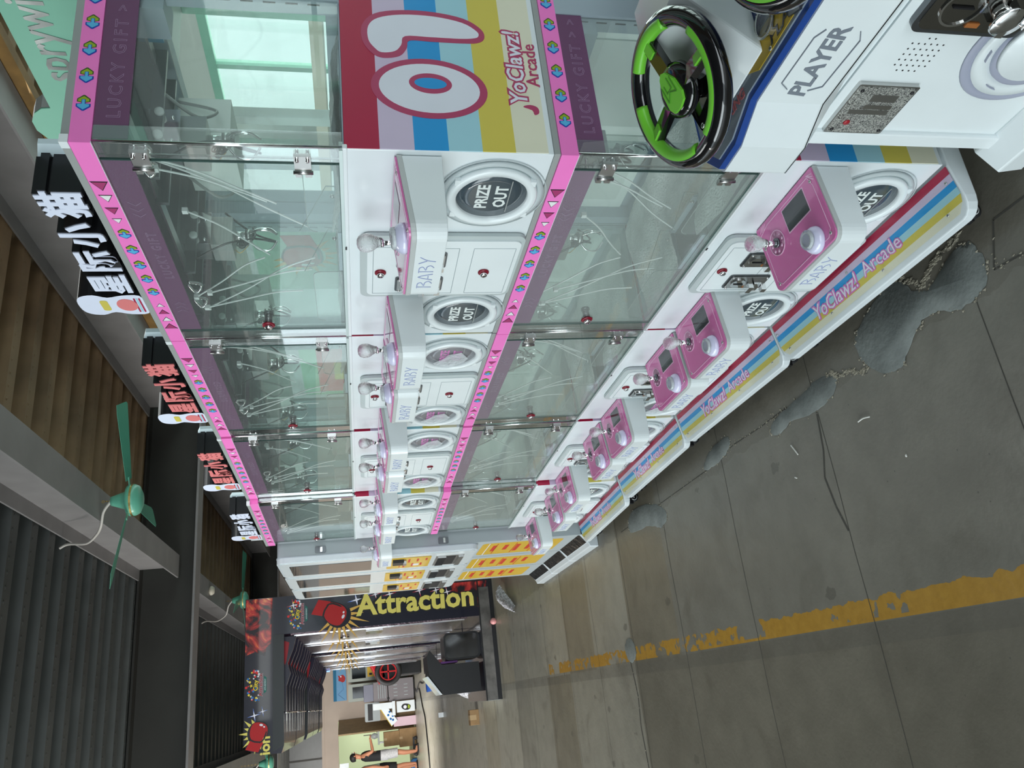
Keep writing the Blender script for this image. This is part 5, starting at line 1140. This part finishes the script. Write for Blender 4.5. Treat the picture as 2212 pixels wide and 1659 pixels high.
# bubble wrap lying by the first boxing game
BUB = M('bubble_wrap', (.85, .85, .92), .12, spec=1., bump=1., bscale=70, noise=.7, nscale=45)
mb = MB(); rnd = random.Random(3); nx, ny = 22, 26; V = []
for i in range(nx + 1):
    for j in range(ny + 1):
        s_ = j / ny; wd = .05 + .17 * s_; x = .70 + .20 * s_ + (i / nx - .5) * wd * 1.2; y = 7.42 + .50 * s_ + .25 * (i / nx) * s_
        V.append((x, y, .012 + .05 * math.sin(math.pi * i / nx) * (.4 + s_) + rnd.uniform(0, .014)))
mb.add(V, [[i * (ny + 1) + j, i * (ny + 1) + j + 1, (i + 1) * (ny + 1) + j + 1, (i + 1) * (ny + 1) + j] for i in range(nx) for j in range(ny)], BUB, True)
tag(mb.build('bubble_wrap'), 'crumpled sheet of clear bubble wrap on the floor by the farthest change machine', 'bubble wrap')
tag(MB().ball((.72, 8.66, .035), .035, M('pink_ball_mat', (.8, .35, .35), .4), 16).build('pink_ball'), 'small pink ball on the floor at the foot of the lettered boxing game', 'ball')
# rods standing on top of the change machines
for k, (x, y, tx, ty, lb) in enumerate(((1.05, 5.0, -.02, -.20, 'thin pale rod leaning over the nearest change machine'), (1.15, 5.6, -.0, .0, 'thin upright aerial on the farthest change machines'))):
    tag(MB().cyl((x, y, 1.90), (x + tx, y + ty, 2.16), .004, TIE, 6).lathe((x, y, 1.9), (0, 0, 1), [(.02, 0), (.015, .01), (.0001, .01)], BLACK, 12).build('aerial'), lb, 'aerial')

# ================================================================== PEOPLE
SKIN = M('skin', srgb(190, 130, 100), .5); HAIR = M('hair_black', (.012, .010, .010), .6); TANK = M('tank_black', (.012, .012, .014), .8); SHORT = M('shorts_grey', (.50, .50, .52), .8, noise=.2, nscale=30, bump=.5); SHIRT = M('shirt_mint', (.45, .62, .50), .8)
def skinmesh(name, verts, edges, radii, m, parent, root=0, sub=2):
    me = bpy.data.meshes.new(name); me.from_pydata(verts, edges, []); o = bpy.data.objects.new(name, me); COL.objects.link(o); me.materials.append(m)
    o.parent = parent; md = o.modifiers.new('skin', 'SKIN'); md.use_smooth_shade = True
    for i, sv in enumerate(me.skin_vertices[0].data): sv.radius = (radii[i], radii[i]) if not isinstance(radii[i], tuple) else radii[i]; sv.use_root = (i == root)
    ss = o.modifiers.new('sub', 'SUBSURF'); ss.levels = sub; ss.render_levels = sub
    return o
def person(loc, face, h, label, arms_forward, top_m, leg_m, vest=True):
    t = empty('person', loc, face, label, 'person'); k = h / 1.75
    # local: faces +x, y = left
    V = []; E_ = []; Rr = []
    def v(p, r, link=None):
        V.append(tuple(q * k for q in p)); Rr.append(tuple(a * k for a in r) if isinstance(r, tuple) else r * k)
        if link is not None: E_.append((link, len(V) - 1))
        return len(V) - 1
    pel = v((0, 0, .94), (.13, .10)); wa = v((.0, 0, 1.10), (.125, .095), pel); ch = v((.02, 0, 1.30), (.15, .11), wa); nk = v((.02, 0, 1.47), .06, ch); hd = v((.04, 0, 1.53), .055, nk); h2 = v((.055, 0, 1.62), .088, hd); v((.045, 0, 1.69), .075, h2)
    for s in (1, -1):
        hp = v((0, .09 * s, .90), .095, pel); kn = v((.03, .10 * s, .50), .062, hp); cf = v((-.0, .10 * s, .36), .056, kn); an = v((0, .10 * s, .10), .036, cf); v((.0, .10 * s, .045), .036, an); v((.13, .11 * s, .035), .032, len(V) - 1)
        sh = v((.02, .16 * s, 1.40), .062, ch)
        if arms_forward: el = v((.10, .21 * s, 1.16), .042, sh); wr = v((.34, .14 * s, 1.20), .028, el); pm = v((.40, .12 * s, 1.21), .034, wr); F0 = (.43, .12 * s, 1.215); D = (1, -.15 * s, .1)
        else: el = v((.0, .23 * s, 1.14), .042, sh); wr = v((.04, .24 * s, .90), .028, el); pm = v((.05, .24 * s, .84), .034, wr); F0 = (.05, .24 * s, .81); D = (.1, 0, -1)
        for q in range(4):
            off = (q - 1.5) * .018; L = (.062, .072, .068, .052)[q]
            if arms_forward: a = v((F0[0], F0[1] + off, F0[2]), .010, pm); v((F0[0] + L * .7, F0[1] + off, F0[2] + .01), .009, a); v((F0[0] + L * .9, F0[1] + off, F0[2] - .025), .008, len(V) - 1)
            else: a = v((F0[0] + off, F0[1], F0[2]), .010, pm); v((F0[0] + off, F0[1], F0[2] - L * .7), .009, a); v((F0[0] + off + .01, F0[1] - .01 * s, F0[2] - L), .008, len(V) - 1)
        th = v((F0[0] - .03, F0[1] - .03 * s, F0[2] + .01), .011, pm); v((F0[0] + .01, F0[1] - .045 * s, F0[2] + .025), .010, th)
    body = skinmesh('body', V, E_, Rr, SKIN, t)
    K = Matrix.Scale(k, 4)
    mb = MB(); mb.ball((.142, 0, 1.625), .016, SKIN, 8, 1.4); mb.ball((.135, .032, 1.645), .010, SPK, 8).ball((.135, -.032, 1.645), .010, SPK, 8).ball((.143, .032, 1.645), .005, BLACK, 6).ball((.143, -.032, 1.645), .005, BLACK, 6); mb.box(.130, .138, -.022, .022, 1.572, 1.580, M('lips', srgb(150, 80, 75), .5)).ball((.045, .09, 1.62), .022, SKIN, 8).ball((.045, -.09, 1.62), .022, SKIN, 8)
    mb.xf(K).build('face', t)
    mb = MB(); mb.lathe((.03, 0, 1.60), (-.15, 0, 1), [(.098, 0), (.104, .04), (.10, .09), (.075, .125), (.03, .143), (.0001, .146)], HAIR, 18).box(.10, .14, -.07, .07, 1.675, 1.69, HAIR); mb.xf(K).build('hair', t)
    # clothes as tapered shells round the body
    def shell(name, rings, m):
        mb = MB(); n = 20; vs = []
        for cx, cy, cz, rx, ry in rings: vs += [(cx + rx * math.cos(2 * math.pi * i / n), cy + ry * math.sin(2 * math.pi * i / n), cz) for i in range(n)]
        mb.add(vs, [[j * n + i, j * n + (i + 1) % n, (j + 1) * n + (i + 1) % n, (j + 1) * n + i] for j in range(len(rings) - 1) for i in range(n)], m, True); return mb.xf(K)
    shell('t', [(.0, 0, .90, .125, .165), (.0, 0, 1.0, .125, .155), (.0, 0, 1.12, .120, .150), (.02, 0, 1.25, .135, .172), (.02, 0, 1.36, .125, .175), (.02, 0, 1.43, .095, .13), (.02, 0, 1.46, .07, .085)], top_m).build('top', t)
    mb = shell('s', [(.0, 0, .97, .125, .158), (.0, 0, .86, .135, .180), (.0, 0, .78, .13, .185)], leg_m)
    for s in (1, -1):
        m2 = shell('s', [(.0, .085 * s, .84, .115, .10), (.01, .095 * s, .70, .11, .095), (.02, .10 * s, .54, .105, .09)], leg_m); mb.add(m2.v, m2.f, leg_m, True)
    mb.build('shorts', t)
    mb = MB()
    for s in (1, -1): mb.rbox(-.06, .17, .10 * s - .045, .10 * s + .045, 0, .035, BLACK, .03, 'z')
    mb.xf(K).build('sandals', t); return t
person((-1.19, 23.0, 0), R(8), 1.80, 'person in a black tank top and light grey shorts, holding a tablet by the doorway', True, TANK, SHORT)
person((-1.55, 23.7, 0), R(200), 1.84, 'person in a pale green shirt at the picture edge, behind the person in black', False, SHIRT, TANK)
tag(MB().box(-.672, -.66, 22.86, 23.14, 1.22, 1.42, BLACK).build('tablet'), 'dark tablet held out by the person in the black tank top', 'tablet')
t = empty('work_table', (-.55, 26.2, 0), 0, 'white table with bright blue and red goods in the lit room beyond the doorway', 'table')
MB().box(-.5, .35, -.3, .3, .95, 1.0, VWH).build('table_top', t)
for a in (-.45, .3):
    for b_ in (-.25, .25): part('twl', 'leg', lambda m_: m_.box(-.02, .02, -.02, .02, 0, .95, STEEL), t, loc=(a, b_, 0))
tag(MB().box(-.60, -.35, 26.0, 26.2, 1.002, 1.35, COLS[2]).build('storage_box'), 'bright blue box on the table in the lit room', 'box'); tag(MB().lathe((-.80, 26.0, 1.002), (0, 0, 1), [(.06, 0), (.09, .10), (.05, .18), (.0001, .22)], VWH, 16).build('desk_fan'), 'small white rounded fan on the table in the lit room', 'fan')
# crumbs of litter on the near floor
LIT = M('litter_white', (.75, .75, .70), .6)
for x, y, L, a, lb in ((.63, 2.30, .05, .5, 'thin pale splinter of mortar on the floor, by the small cement patch'), (.62, 1.90, .055, 1.4, 'straight pale sliver on the brown floor stain'), (.47, 1.80, .006, 0, 'tiny white chip on the grey floor'), (.56, 2.34, .012, 1.0, 'tiny curled white scrap near the small cement patch')):
    tag(MB().tube([(x, y, .003), (x + L * .5 * math.cos(a), y + L * .5 * math.sin(a), .005), (x + L * math.cos(a + .1), y + L * math.sin(a + .1), .003)], .0022, LIT, 6).build('floor_scrap'), lb, 'scrap')

tag(MB().lathe((.28, 15.6, 0), (0, 0, 1), [(.10, 0), (.13, .26), (.12, .26), (.095, .02), (.0001, .02)], M('bucket_blue', srgb(60, 110, 210), .35), 20).build('bucket'), 'small blue bucket on the floor beyond the black pedestal', 'bucket')
mb = MB(); rnd = random.Random(9); V = []; nx, ny = 12, 12
for i in range(nx + 1):
    for j in range(ny + 1):
        V.append((-.06 + .30 * i / nx, 10.35 + .6 * j / ny, .01 + .26 * math.sin(math.pi * i / nx) * math.sin(math.pi * j / ny) + rnd.uniform(0, .03)))
mb.add(V, [[i * (ny + 1) + j, i * (ny + 1) + j + 1, (i + 1) * (ny + 1) + j + 1, (i + 1) * (ny + 1) + j] for i in range(nx) for j in range(ny)], BUB, True)
tag(mb.build('plastic_bag'), 'heap of clear plastic bagging on the floor behind the black pedestals', 'plastic bag')
